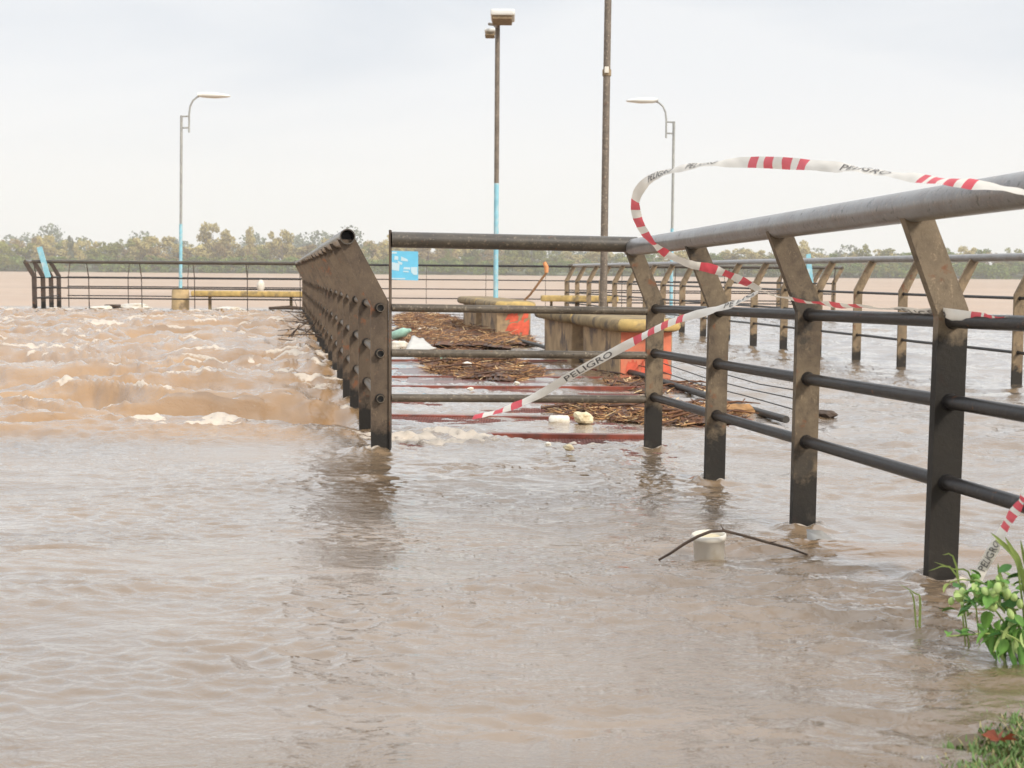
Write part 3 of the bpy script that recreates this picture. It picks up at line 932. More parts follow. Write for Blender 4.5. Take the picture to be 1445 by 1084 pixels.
def far_bench(label, px0, px1, py, y):
    a_ = at(px0, py, y); b_ = at(px1, py, y)
    root = empty('long_bench', ((a_.x + b_.x) / 2, y, 0))
    tag(root, label, 'bench', 'long yellow benches on the pier head')
    ln = b_.x - a_.x
    mb = MB(); mb.box((0, 0, a_.z - 0.0), (ln, 0.42, 0.12), None, 0, 0.035); mb.build('seat_slab', M['yellow'], root)
    for s_ in (-1, 1):
        mb = MB(); mb.box((s_ * ln * 0.36, 0.12, a_.z / 2 - 0.25), (0.05, 0.12, a_.z + 0.38)); mb.build('leg', M['slab'], root)


far_bench('long yellow topped bench on the pier head beside the ochre lamp pedestal', 272, 432, 414, 30.0)
far_bench('long yellow topped bench behind the nearer pole, right of centre', 763, 872, 421, 27.0)

# ------------------------------------------------------------------ lamps and poles
def arm_lamp(label, px, y, side, tilt, pedestal):
    base = at(px, 425, y)
    root = empty('street_lamp', (base.x, y, 0))
    root.rotation_euler = (0, R(tilt), 0)
    tag(root, label, 'street lamp', 'single arm lamps on the pier head')
    mb = MB(); mb.tube([(0, 0, -0.4), (0, 0, 1.9)], 0.038, 12); mb.build('lower_pole', M['blue_paint'], root)
    mb = MB(); mb.tube([(0, 0, 1.9), (0, 0, 4.290)], 0.030, 12); mb.build('upper_pole', M['lamp_grey'], root)
    mb = MB()
    mb.tube([(0, 0, 4.270), (side * 0.17, 0, 4.280)], 0.018, 8); mb.tube([(0, 0, 4.020), (side * 0.17, 0, 4.030)], 0.018, 8)
    mb.build('bracket', M['lamp_grey'], root)
    mb = MB()
    mb.tube([(side * 0.17, 0, 3.920), (side * 0.17, 0, 4.320), (side * 0.19, 0, 4.490), (side * 0.25, 0, 4.620), (side * 0.34, 0, 4.700), (side * 0.44, 0, 4.740)], 0.02, 8)
    mb.build('arm', M['lamp_grey'], root)
    mb = MB()
    x0, x1 = side * 0.36, side * 1.02
    secs = [(0.0, 0.045, 0.04), (0.12, 0.085, 0.06), (0.38, 0.11, 0.065), (0.66, 0.07, 0.032), (0.72, 0.03, 0.014)]
    vs_ = []
    for (u, hw_, hh) in secs:
        for k in range(10):
            a_ = 2 * math.pi * k / 10
            vs_.append((side * (0.36 + u), hw_ * math.cos(a_), 4.755 - 0.02 * u + hh * math.sin(a_)))
    fs_ = [(i * 10 + k, i * 10 + (k + 1) % 10, (i + 1) * 10 + (k + 1) % 10, (i + 1) * 10 + k) for i in range(len(secs) - 1) for k in range(10)]
    fs_ += [tuple(range(10)), tuple(range(40, 50))]
    mb.add(vs_, fs_, 0, True)
    mb.build('lamp_head', M['lamp_white'], root)
    if pedestal:
        mb = MB(); mb.tube([(0, 0, -0.5), (0, 0, 0.42), (0, 0, 0.47)], [0.20, 0.19, 0.16], 20); mb.build('pedestal', M['pedestal'], root)


arm_lamp('slim lamp post with a white head pointing right, standing on an ochre pedestal', 254.5, 30.2, 1, 1.0, True)
arm_lamp('slim lamp post with a white head pointing left, behind the loop of tape', 947, 30.6, -1, -0.1, False)

cl = at(699.5, 425, 20.2)
root = empty('street_lamp', (cl.x, 20.2, 0))
tag(root, 'double headed lamp post with sky blue lower pole, left of the tall dark pole', 'street lamp')
mb = MB(); mb.tube([(0, 0, -0.3), (0, 0, 2.2)], 0.036, 12); mb.build('lower_pole', M['blue_paint'], root)
mb = MB(); mb.tube([(0, 0, 2.2), (0, 0, 4.500)], 0.036, 12); mb.build('upper_pole', M['pole_brown'], root)
for kk, (dx, dy, sx) in enumerate(((0.06, -0.35, 0.20), (-0.13, 0.45, 0.10))):
    mb = MB()
    mb.tube([(0, 0, 4.460), (dx * 0.4, dy * 0.3, 4.540), (dx, dy * 0.7, 4.580)], 0.022, 8); mb.build('arm', M['pole_brown'], root)
    mb = MB()
    mb.box((dx + 0.02, dy, 4.580 - 0.09 * kk), (sx * 1.75, 0.60 - 0.25 * kk, 0.09 - 0.04 * kk), None, 0, 0.03)
    hd = mb.build('lamp_head', M['lamp_white'], root)
    mb = MB()
    mb.box((dx + 0.01, dy, 4.515 - 0.09 * kk), (sx * 1.45, 0.52 - 0.25 * kk, 0.06 - 0.03 * kk), None, 0, 0.02)
    mb.build('lamp_tray', M['lamp_rust'], hd)

tp = at(851, 440, 12.9)
root = empty('lamp_pole', (tp.x, 12.9, 0))
tag(root, 'tall thick dark brown pole running out of the top of the picture', 'pole')
mb = MB(); mb.tube([(0, 0, -0.3), (0.004, 0, 2.4), (0.012, 0, 4.7)], [0.036, 0.034, 0.032], 16); mb.build('pole', M['pole_brown'], root)
mb = MB(); mb.tube([(0.005, 0, 2.73), (0.005, 0, 2.79)], 0.042, 16); mb.build('clamp_band', M['lamp_rust'], root)
mb = MB(); mb.box((0.0, -0.045, 2.78), (0.04, 0.03, 0.06), None, 0, 0.006); mb.build('cable_box', M['plastic_white'], root)
for dy in (-0.35, 0.4):
    mb = MB(); mb.tube([(0.012, 0, 4.66), (0.02, dy * 0.6, 4.74), (0.02, dy, 4.76)], 0.022, 8); mb.build('arm', M['pole_brown'], root)
    mb = MB(); mb.box((0.02, dy * 1.5, 4.78), (0.30, 0.55, 0.09), None, 0, 0.03); mb.build('lamp_head', M['lamp_white'], root)

# ------------------------------------------------------------------ small things on the railings
def panel(name, label, cat, c4, y, thick, m):
    """flat board whose corners are seen at the given photo pixels"""
    pts = [at(px, py, y) for px, py in c4]
    c = sum(pts, Vector()) / 4
    root = empty(name, c)
    tag(root, label, cat)
    mb = MB()
    f = [p - c for p in pts]; bk = [p - c + Vector((0, thick, 0)) for p in pts]
    mb.add(f + bk, [(0, 1, 2, 3), (7, 6, 5, 4), (0, 4, 5, 1), (1, 5, 6, 2), (2, 6, 7, 3), (3, 7, 4, 0)])
    mb.build('board', m, root)
    return root, c


root, c = panel('blue_sign', 'pale blue square sign with worn white print hung on the far railing', 'sign', [(551, 394.5), (590, 396), (590, 355), (551, 354)], 28.2, 0.02, M['sign_blue'])
mb = MB()
ys_ = 28.2 - 0.004


def quad_px(mb, pts, y, c, mi=0):
    vs_ = [at(px, py, y) - c for px, py in pts]
    mb.add(vs_, [tuple(range(len(vs_)))], mi)


for pts in ([(552.5, 358), (560, 358), (560, 355.5), (552.5, 355.5)], [(553, 381), (563, 382.5), (564, 372), (553, 370)],
            [(562, 372), (567, 374), (568, 371), (561, 368)], [(569, 380), (579, 380.5), (579, 377.5), (570, 377)], [(569, 384), (577, 384.5), (577, 382.5), (569, 382)],
            [(580, 384), (584, 388), (589, 388), (589, 377), (580, 377)], [(552.5, 394), (572, 394), (572, 392.4), (552.5, 392.4)], [(566, 368), (576, 369), (575, 366), (566, 362)],
            [(556, 366.5), (562, 366.8), (562, 362), (557, 361)]):
    quad_px(mb, list(reversed(pts)) if False else pts, ys_, c)
mb.build('white_print', M['white_print'], root)

panel('blue_board', 'pale blue board leaning on the far left corner of the pier head railing', 'board', [(64, 392), (71, 391), (58.5, 348), (51.5, 349)], 28.35, 0.04, M['blue_paint'])
panel('blue_board', 'small pale blue board on the far right corner of the pier head railing', 'board', [(1139, 399), (1148, 399), (1144, 358), (1138, 359)], 28.2, 0.04, M['blue_paint'])
p = at(368, 403, 28.45)
mb = MB(); mb.tube([(0, 0, -0.11), (0, 0, -0.05), (0, 0, 0.05), (0.01, 0, 0.12)], [0.05, 0.085, 0.075, 0.03], 10)
tag(mb.build('plastic_bag', M['plastic_white'], None, p), 'white plastic bag caught on the far left railing', 'bag')

# rusty bent pipe with orange tip
pts = [at(px, py, y) for px, py, y in ((738, 426, 20.0), (748, 416, 20.0), (757, 404, 20.0), (765, 393, 20.0), (771, 385, 20.0), (771, 377, 20.0), (768, 370, 20.0))]
root = empty('bent_pipe', Vector((pts[0].x, pts[0].y, 0)))
tag(root, 'bent rusty pipe with an orange tip sticking up beside the blue lamp pole', 'pipe')
o0 = Vector(root.location)
low = [Vector((pts[0].x - 0.12, 20.0, -0.2)), Vector((pts[0].x - 0.07, 20.0, 0.2))]
mb = MB(); mb.tube([q - o0 for q in low + pts[:5]], [0.017] * 7, 8); mb.build('pipe', M['rust_pipe'], root)
mb = MB(); mb.tube([q - o0 for q in pts[4:]], [0.03, 0.036, 0.028], 10); mb.build('tip', M['rust_orange'], root)

# ------------------------------------------------------------------ litter on the deck
def litter(name, label, poly, n, seed, hscale=0.05, lmin=0.04, lmax=0.22):
    rr_ = random.Random(seed)
    g = [gp(px, py) for px, py in poly]
    xs_ = [p.x for p in g]; ys2 = [p.y for p in g]

    def inside(x, y):
        c_ = False; j = len(g) - 1
        for i in range(len(g)):
            if (g[i].y > y) != (g[j].y > y) and x < (g[j].x - g[i].x) * (y - g[i].y) / (g[j].y - g[i].y) + g[i].x: c_ = not c_
            j = i
        return c_

    def edge_d(x, y):
        dm = 9
        for i in range(len(g)):
            a_, b_ = g[i], g[(i + 1) % len(g)]
            ab = Vector((b_.x - a_.x, b_.y - a_.y)); ap = Vector((x - a_.x, y - a_.y))
            t_ = max(0, min(1, ap.dot(ab) / max(1e-6, ab.length_squared)))
            dm = min(dm, (ap - ab * t_).length)
        return dm
    mb = MB()
    k = 0; tries = 0
    clumps = []
    while k < n and tries < n * 30:
        tries += 1
        x = rr_.uniform(min(xs_), max(xs_)); y = rr_.uniform(min(ys2), max(ys2))
        if not inside(x, y): continue
        e = edge_d(x, y)
        v = float(pnoise(np.array([x * 3.1]), np.array([y * 2.3]))[0])
        if rr_.random() > min(1, e / 0.12 + 0.25) * (0.75 + v): continue
        k += 1
        hmax = hscale * min(1, e / 0.25) * (0.7 + v)
        z = rr_.uniform(-0.005, max(0.008, hmax)) + 0.008
        ln = rr_.uniform(lmin, lmax); az = rr_.gauss(0.15, 0.75) if rr_.random() < 0.7 else rr_.uniform(0, 6.28)
        el = rr_.gauss(0, 0.22)
        d = Vector((math.cos(az) * math.cos(el), math.sin(az) * math.cos(el), math.sin(el))) * ln / 2
        s_ = Vector((-math.sin(az), math.cos(az), 0)) * rr_.uniform(0.002, 0.007)
        u = Vector((0, 0, rr_.uniform(0.003, 0.008)))
        c_ = Vector((x, y, z))
        q = rr_.random()
        mi = 0 if q < 0.34 else 1 if q < 0.70 else 2 if q < 0.79 else 3
        mb.add([c_ - d - s_, c_ - d + s_, c_ + u, c_ + d - s_, c_ + d + s_, c_ + d + u * 0.6], [(0, 2, 5, 3), (1, 4, 5, 2), (0, 1, 2), (0, 3, 4, 1)], mi)
    # a few long branches lying across the pile
    for k in range(14):
        for _t in range(40):
            x = rr_.uniform(min(xs_), max(xs_)); y = rr_.uniform(min(ys2), max(ys2))
            if inside(x, y): break
        az = rr_.gauss(0.2, 0.6); ln = rr_.uniform(0.25, 0.7) * (lmax / 0.26)
        d = Vector((math.cos(az), math.sin(az), rr_.uniform(-0.06, 0.12))) * ln / 2
        c_ = Vector((x, y, hscale * 0.8 + rr_.uniform(0.0, 0.03)))
        mb.tube([c_ - d, c_ + Vector((0, rr_.uniform(-.05, .05), rr_.uniform(0, .03))), c_ + d], [0.009, 0.007, 0.003], 5, 3 if k % 2 else 1)
    # low mat of wet stems below
    mat_pts = []
    for i in range(60):
        for j in range(24):
            x = min(xs_) + (max(xs_) - min(xs_)) * i / 59; y = min(ys2) + (max(ys2) - min(ys2)) * j / 23
            if inside(x, y) and edge_d(x, y) > 0.04:
                dx = (max(xs_) - min(xs_)) / 59 * 0.62; dy = (max(ys2) - min(ys2)) / 23 * 0.62
                z = 0.012 + rr_.uniform(0, 0.012) + hscale * 0.45 * min(1, edge_d(x, y) / 0.3)
                mb.add([(x - dx, y - dy, z - 0.01), (x + dx, y - dy, z - rr_.uniform(0, 0.015)), (x + dx, y + dy, z), (x - dx, y + dy, z + rr_.uniform(-0.01, 0.01))], [(0, 1, 2, 3)], 1 if rr_.random() < 0.6 else 3)
    o = mb.build(name, [M['reed_a'], M['reed_b'], M['reed_c'], M['reed_d']])
    tag(o, label, kind='stuff')
    return o


litter('reed_litter', 'brown reed litter washed up along the left of the deck before the graffiti bench',
       [(556, 447), (590, 444), (640, 450), (672, 462), (700, 470), (752, 478), (760, 489), (700, 493), (640, 494), (560, 494)], 7000, 1, 0.09, 0.06, 0.34)
litter('reed_litter', 'brown clump of reed litter between the second and third barrier pipes',
       [(588, 503), (640, 500), (700, 508), (760, 520), (775, 533), (720, 541), (650, 537), (600, 525)], 4500, 2, 0.09, 0.05, 0.26)
litter('reed_litter', 'brown strip of reed litter below the orange bench',
       [(765, 578), (800, 573), (870, 574), (960, 572), (1045, 574), (1056, 588), (1040, 600), (960, 603), (880, 598), (800, 590)], 5200, 3, 0.055, 0.04, 0.18)
litter('reed_litter', 'scattered dry reed litter at the foot of the orange bench',
       [(840, 527), (880, 533), (960, 541), (1010, 551), (975, 560), (900, 556), (850, 545)], 900, 4, 0.02, 0.04, 0.16)


def lump(name, label, cat, px, py, y_z, size, m, seed, squash=(1, 1, 1), group=None, rot=(0, 0, 0)):
    p = gp(px, py, y_z)
    bm = bmesh.new()
    bmesh.ops.create_icosphere(bm, subdivisions=3, radius=1)
    r_ = random.Random(seed)
    o_ = Vector((r_.uniform(0, 9), r_.uniform(0, 9), r_.uniform(0, 9)))
    from mathutils import noise as mn
    for v in bm.verts:
        n_ = mn.noise(v.co * 1.3 + o_) * 0.45 + abs(mn.noise(v.co * 3.1 + o_)) * 0.25
        v.co *= (0.85 + n_)
        v.co.x *= size * squash[0]; v.co.y *= size * squash[1]; v.co.z *= size * squash[2]
    me = bpy.data.meshes.new(name); bm.to_mesh(me); bm.free()
    for f in me.polygons: f.use_smooth = seed % 2 == 0
    me.materials.append(m)
    o = link(name, me, None, p, rot)
    tag(o, label, cat, group)
    return o


lump('foam_block', 'cream foam block stranded on the reed strip below the tape end', 'foam block', 822, 590, 0.04, 0.062, M['foam_block'], 5, (1, .8, .7))
# small white tub next to it
p = gp(789, 594, 0.02)
mb = MB(); mb.tube([(-0.06, 0, 0), (-0.05, 0, 0), (0.05, 0, 0), (0.06, 0, 0)], [0.02, 0.032, 0.032, 0.02], 12)
tag(mb.build('plastic_bottle', M['plastic_white'], None, p), 'small white bottle lying beside the cream foam block', 'bottle')
# large grey sheet and pale rubbish on the left pile
pa = [at(572, 495, 14.2), at(616, 493, 14.2), at(597, 478, 14.75), at(581, 474, 14.8)]
c = sum(pa, Vector()) / 4
mb = MB()
g_ = 7
vs_ = []
for j in range(g_):
    for i in range(g_):
        u, v = i / (g_ - 1), j / (g_ - 1)
        q = pa[0].lerp(pa[1], u).lerp(pa[3].lerp(pa[2], u), v) - c
        q.z += 0.008 * math.sin(i * 1.3 + j) + 0.006 * math.cos(j * 1.9)
        vs_.append(q)
for j in range(g_): pass
mb.add(vs_, [(j * g_ + i, j * g_ + i + 1, (j + 1) * g_ + i + 1, (j + 1) * g_ + i) for j in range(g_ - 1) for i in range(g_ - 1)], 0, True)
sh = mb.build('plastic_sheet', M['sheet_grey'], None, c)
sh.modifiers.new('thickness', 'SOLIDIFY').thickness = 0.006
tag(sh, 'crumpled grey plastic sheet standing up from the left reed pile', 'plastic sheet')
lump('plastic_bag', 'crumpled white bag at the left edge of the reed pile behind the barrier', 'bag', 563, 487, 0.05, 0.10, M['plastic_white'], 8, (1.2, 1, .55))
lump('plastic_bag', 'cream strip of bag lying on the left reed pile', 'bag', 605, 464, 0.08, 0.09, M['plastic_white'], 11, (1.7, 1, .35))
mb = MB(); mb.tube([(0, 0, -0.02), (0, 0, 0.0), (0, 0, 0.16), (0.0, 0, 0.2), (0, 0, 0.25)], [0.05, 0.06, 0.06, 0.035, 0.02], 14)
tag(mb.build('plastic_bottle', M['bottle_green'], None, gp(556, 474, 0.06), (R(70), R(20), R(60))), 'pale green bottle on the left reed pile next to the barrier end', 'bottle')
mb = MB(); mb.tube([(0, 0, -0.02), (0, 0, 0.0), (0, 0, 0.13), (0.0, 0, 0.16), (0, 0, 0.19)], [0.03, 0.035, 0.035, 0.02, 0.015], 14)
tag(mb.build('plastic_bottle', M['bottle_green'], None, gp(625, 504, 0.08), (R(82), R(0), R(80))), 'small green bottle on the reed clump just below the second barrier pipe', 'bottle')
lump('foam_block', 'small white foam piece on the reed clump behind the barrier', 'foam block', 659, 515, 0.08, 0.035, M['plastic_white'], 3, (1.3, 1, .8))
for i, (px, py, s_, lb) in enumerate(((729, 541, .022, 'tiny white scrap at the near edge of the reed clump behind the barrier'), (773, 627, .016, 'tiny white pebble of foam on the nearest red deck beam'),
                                      (803, 632, .024, 'tiny cream scrap on the nearest grating right of the foam pebble'), (664, 549, .02, 'tiny white scrap on the red beam above the lowest barrier pipe'))):
    lump('foam_scrap', lb, 'scrap', px, py, 0.035, s_, M['foam_block'] if i == 2 else M['plastic_white'], 20 + i, (1.2, 1, .7), 'foam scraps on the deck')
lump('reed_tuft', 'orange brown tuft of matted reed at the right end of the reed strip', 'reed tuft', 1040, 582, 0.03, 0.10, M['reed_a'], 9, (1.1, .8, .5))
lump('driftwood', 'dark stub of driftwood floating between the second and third ramp posts', 'driftwood', 1165, 585, 0.02, 0.05, M['twig'], 13, (1.5, 1, .6))
# rubbish floating at the far left
for i, (px, py, s_, sq, mm, lb, ct) in enumerate(((143, 435, .16, (1.6, 1, .4), 'plastic_white', 'white bag floating below the far left railing', 'bag'),
                                              (190, 434, .22, (1.6, .8, .45), 'plastic_white', 'largest white container floating below the far left railing', 'container'),
                                              (160, 433, .2, (1.3, 1, .3), 'twig', 'dark log floating between the white bag and white container', 'driftwood'),
                                              (325, 436, .16, (2.0, 1, .35), 'plastic_white', 'white sheet floating right of the ochre pedestal', 'plastic sheet'))):
    lump('floating_' + ('log' if mm == 'twig' else 'plastic'), lb, ct, px, py, 0.06, s_, M[mm], 30 + i, sq)
for i, (px, py) in enumerate(((408, 436),)):
    p = gp(px, py, 0.04)
    mb = MB(); mb.tube([(-0.45, 0, 0.01), (0, 0, 0.03), (0.45, 0.05, 0.0)], [0.03, 0.045, 0.03], 8)
    tag(mb.build('floating_log', M['twig'], None, p), 'long dark log floating against the far end of the left pier railing', 'driftwood')

# twigs caught against the left pier railing
tw = MB()
r_ = random.Random(3)
for i in range(26):
    p = gp(r_.uniform(425, 452), r_.uniform(446, 490), 0.02) + Vector((-0.1, 0, r_.uniform(0, 0.15)))
    a_ = r_.uniform(0, 6.28)
    d = Vector((math.cos(a_), math.sin(a_), r_.uniform(-0.3, 0.6))) * r_.uniform(0.15, 0.5)
    tw.tube([p - d, p + Vector((0, 0, r_.uniform(-.04, .04))), p + d], [0.005, 0.008, 0.003], 5)
tag(tw.build('driftwood_twigs', M['twig']), 'tangle of thin dark twigs caught against the left pier railing', kind='stuff')

# ------------------------------------------------------------------ white tub and branch in the foreground water
p = gp(1001, 781, 0.045); p.z = 0.016
root = empty('plastic_tub', p)
tag(root, 'half sunk white plastic tub behind a bowed twig', 'tub')
mb = MB()
ang = [2 * math.pi * k / 28 for k in range(28)]
prof = [(0.043, -0.06), (0.0465, 0.072), (0.051, 0.073), (0.051, 0.088), (0.0475, 0.090), (0.0455, 0.086), (0.042, -0.04)]
vs_ = [(r0 * math.cos(a_), r0 * math.sin(a_), z0) for r0, z0 in prof for a_ in ang]
mb.add(vs_, [(i * 28 + k, i * 28 + (k + 1) % 28, (i + 1) * 28 + (k + 1) % 28, (i + 1) * 28 + k) for i in range(len(prof) - 1) for k in range(28)], 0, True)
mb.build('tub_wall', M['plastic_white'], root, None, (R(3), R(-2), 0))
mb = MB(); mb.tube([(0, 0, 0.070), (0, 0, 0.078)], 0.0425, 28)
mb.build('lid', M['foam_block'], root, None, (R(3), R(-2), 0))

tp_ = [(930, 790, 4.12, ), (946, 781, 4.10), (965, 768, 4.08), (985, 757, 4.07), (1003, 750, 4.06), (1022, 749, 4.06), (1050, 756, 4.08), (1085, 766, 4.10), (1115, 774, 4.12), (1137, 782, 4.13), (1160, 792, 4.15)]
pts = [at(a_, b_, c_ * 0.950) for a_, b_, c_ in tp_]
c = pts[4].copy()
mb = MB(); mb.tube([q - c for q in pts], [0.0035, 0.004, 0.0045, 0.0045, 0.0045, 0.0042, 0.004, 0.004, 0.0035, 0.003, 0.002], 8)
mb.tube([pts[5] - c, pts[5] - c + Vector((-0.012, 0, 0.018))], [0.003, 0.001], 6)
mb.tube([pts[7] - c, pts[7] - c + Vector((0.02, -0.01, 0.006))], [0.0025, 0.001], 6)
tag(mb.build('bowed_twig', M['twig'], None, c), 'thin dark twig bowed over the white tub', 'twig')

# clear grey plastic sheet caught at the second ramp post
g1 = [(1138, 748, 4.42), (1160, 752, 4.38), (1185, 768, 4.3), (1215, 786, 4.22)]
g2 = [(1140, 770, 4.35), (1162, 778, 4.28), (1186, 784, 4.2), (1214, 790, 4.18)]
mb = MB()
A_ = [at(q[0], q[1], q[2] * 0.965) for q in g1]; B_ = [at(q[0], q[1], q[2] * 0.962) for q in g2]
c = A_[0].copy()
vs_ = []
for q, s_ in zip(A_, B_):
    for k in range(5):
        v = q.lerp(s_, k / 4) - c
        v.z += 0.006 * math.sin(k * 1.9 + q.x * 40)
        vs_.append(v)
mb.add(vs_, [(i * 5 + k, (i + 1) * 5 + k, (i + 1) * 5 + k + 1, i * 5 + k + 1) for i in range(3) for k in range(4)], 0, True)
o = mb.build('plastic_film', simple('wet_film_grey', (0.36, 0.34, 0.31), 0.2, 0.2, 14), None, c)
o.modifiers.new('thickness', 'SOLIDIFY').thickness = 0.002
tag(o, 'wet grey plastic film trailing in the water from the second ramp post', 'plastic film')

# ------------------------------------------------------------------ warning tape
def catmull(P, u):
    n = len(P) - 1
    i = min(int(u), n - 1); t = u - i
    p0 = P[max(i - 1, 0)]; p1 = P[i]; p2 = P[i + 1]; p3 = P[min(i + 2, n)]
    return 0.5 * ((2 * p1) + (p2 - p0) * t + (2 * p0 - 5 * p1 + 4 * p2 - p3) * t * t + (3 * p1 - p0 - 3 * p2 + p3) * t ** 3)


TAPE_W = 0.032


class Ribbon:
    def __init__(s, pts, width=TAPE_W):
        s.P = [at(a_, b_, c_) for a_, b_, c_, _ in pts]
        s.A = [Vector((q[3], 0, 0)) for q in pts]
        s.o = s.P[0].copy()
        s.w = width
        s.n = len(pts) - 1

    def frame(s, u):
        u = max(0, min(s.n, u))
        p = catmull(s.P, u)
        t = (catmull(s.P, min(s.n, u + 0.02)) - catmull(s.P, max(0, u - 0.02))).normalized()
        al = R(catmull(s.A, u).x + 16 * math.sin(u * 1.9 + 0.7) + 7 * math.sin(u * 4.3))
        b = Vector((0, 1, 0)).cross(t).normalized()
        c_ = t.cross(b)
        wd = b * math.cos(al) + c_ * math.sin(al)
        nn = t.cross(wd)
        return p, t, wd, nn

    def pt(s, u, v, off=0.0):
        p, t, wd, nn = s.frame(u)
        ripple = 0.0022 * math.sin(u * 7.0 + v * 1.3) + 0.0006 * math.sin(u * 19 - v * 3) + 0.003 * (v * v)
        return p + wd * (v * s.w / 2) + nn * (ripple + off) - s.o

    def build(s, label, reds, texts, group=None, steps=26):
        root = empty('warning_tape', s.o)
        tag(root, label, 'warning tape', group)
        mb = MB()
        nseg = s.n * steps
        vs_ = []
        for i in range(nseg + 1):
            u = i / steps
            for v in (-1, -0.5, 0, 0.5, 1): vs_.append(s.pt(u, v))
        base_f = []
        mb.add(vs_, [], 0)
        for i in range(nseg):
            um = (i + 0.5) / steps
            mi = 1 if any(a_ <= um <= b_ for a_, b_ in reds) else 0
            for k in range(4):
                mb.f.append([i * 5 + k, i * 5 + k + 1, (i + 1) * 5 + k + 1, (i + 1) * 5 + k]); mb.m.append(mi); mb.sm.append(True)
        o = mb.build('band', [M['tape_white'], M['tape_red']], root)
        for (txt, u0, u1, side) in texts:
            s.text(txt, u0, u1, side, root)
        return root

    def text(s, txt, u0, u1, side, root):
        cu = bpy.data.curves.new('tape_text', 'FONT')
        cu.body = txt; cu.size = 1.0; cu.offset = 0.0; cu.resolution_u = 2
        ob = bpy.data.objects.new('tape_text', cu)
        COL.objects.link(ob)
        bpy.context.view_layer.update()
        me = bpy.data.meshes.new_from_object(ob.evaluated_get(bpy.context.evaluated_depsgraph_get()))
        bpy.data.objects.remove(ob)
        xs_ = [v.co.x for v in me.vertices]; ys2 = [v.co.y for v in me.vertices]
        x0, x1, y0, y1 = min(xs_), max(xs_), min(ys2), max(ys2)
        bm = bmesh.new(); bm.from_mesh(me)
        bmesh.ops.triangulate(bm, faces=bm.faces)
        for v in bm.verts:
            fx = (v.co.x - x0) / (x1 - x0); fy = (v.co.y - y0) / (y1 - y0)
            u = u0 + (u1 - u0) * fx
            vv = (fy * 1.3 - 0.65) * side
            v.co = s.pt(u, vv, 0.0)
        dup = bmesh.ops.duplicate(bm, geom=list(bm.verts) + list(bm.edges) + list(bm.faces))
        orig = [v for v in bm.verts if v not in set(g for g in dup['geom'] if isinstance(g, bmesh.types.BMVert))]
        # printed through: one copy on each face of the band
        nn = s.frame((u0 + u1) / 2)[3]
        for v in orig: v.co += nn * 0.0019
        for g in dup['geom']:
            if isinstance(g, bmesh.types.BMVert): g.co -= nn * 0.0019
        bm.to_mesh(me); bm.free()
        me.materials.clear(); me.materials.append(M['tape_black'])
        link('lettering', me, root)


tA = Ribbon([(1480, 276, 2.86, 40), (1400, 262, 2.95, 45), (1310, 252, 3.10, 50), (1240, 242, 3.30, 45), (1180, 235, 3.45, 20), (1100, 230, 3.65, 5),
             (1020, 229, 3.85, 50), (955, 238, 4.05, 40), (915, 254, 4.2, 35), (896, 284, 4.3, 40), (905, 322, 4.35, 30), (930, 352, 4.38, 50),
             (968, 372, 4.40, 60), (1005, 380, 4.40, 25), (1045, 396, 4.40, 35), (1071, 410, 4.42, 70)])
tA.build('red and white warning tape blown into a loop above the ramp railing',
         [(1.28, 1.42), (1.55, 1.70), (1.80, 1.95), (2.05, 2.15), (4.52, 4.68), (4.82, 4.98), (5.12, 5.28), (5.38, 5.52), (9.0, 9.35), (9.62, 9.98), (10.25, 10.75), (11.05, 11.3),
          (12.55, 13.15), (13.4, 13.7), (14.0, 14.4)], [('PELIGRO', 3.9, 2.75, 1), ('PELIGRO', 8.0, 7.1, 1), ('PELIGRO', 6.75, 6.1, 1)], 'warning tapes on the ramp railing')
tT = Ribbon([(1071, 410, 4.42, 60), (1040, 426, 4.5, 65), (1002, 438, 4.6, 60), (942, 456, 4.75, 50), (882, 488, 4.9, 12), (822, 521, 5.05, 5), (762, 556, 5.2, 20), (712, 577, 5.3, 45), (668, 588, 5.38, 60)])
tT.build('loose tail of warning tape hanging down to the left across the ramp posts',
         [(2.65, 2.8), (3.0, 3.15), (3.3, 3.45), (3.6, 3.8), (6.5, 6.8), (7.05, 7.3), (7.6, 8.0)], [('PELIGRO', 5.4, 4.3, 1), ('PE', 1.5, 1.15, 1), ('LIG', 1.0, 0.3, 1)], 'warning tapes on the ramp railing')
tB = Ribbon([(1071, 410, 4.42, 70), (1105, 421, 4.42, 80), (1160, 430, 4.3, 80), (1220, 434, 4.05, 70), (1280, 439, 3.80, 60), (1338, 444, 3.545, 35), (1395, 452, 3.36, 40), (1450, 457, 3.2, 50), (1520, 462, 3.0, 50)])
tB.build('warning tape stretched right along the upper thin rail of the ramp railing',
         [(1.3, 1.6), (1.8, 2.05), (2.25, 2.5), (2.7, 2.9), (5.55, 5.8), (5.9, 6.15), (6.25, 6.5), (6.6, 6.9)], [('PELIGRO', 3.75, 4.95, -1)], 'warning tapes on the ramp railing')
tC = Ribbon([(1475, 640, 2.9, 60), (1450, 688, 2.92, 65), (1437, 712, 2.93, 80), (1414, 748, 2.95, 65), (1400, 778, 2.97, 25), (1384, 806, 3.0, 30), (1370, 838, 3.0, 50)], 0.025)
tC.build('short end of warning tape hanging down into the green plant', [(1.5, 1.75), (1.9, 2.2), (2.35, 2.6), (2.75, 2.95)], [('PELIGRO', 4.95, 3.5, 1)], 'warning tapes on the ramp railing')

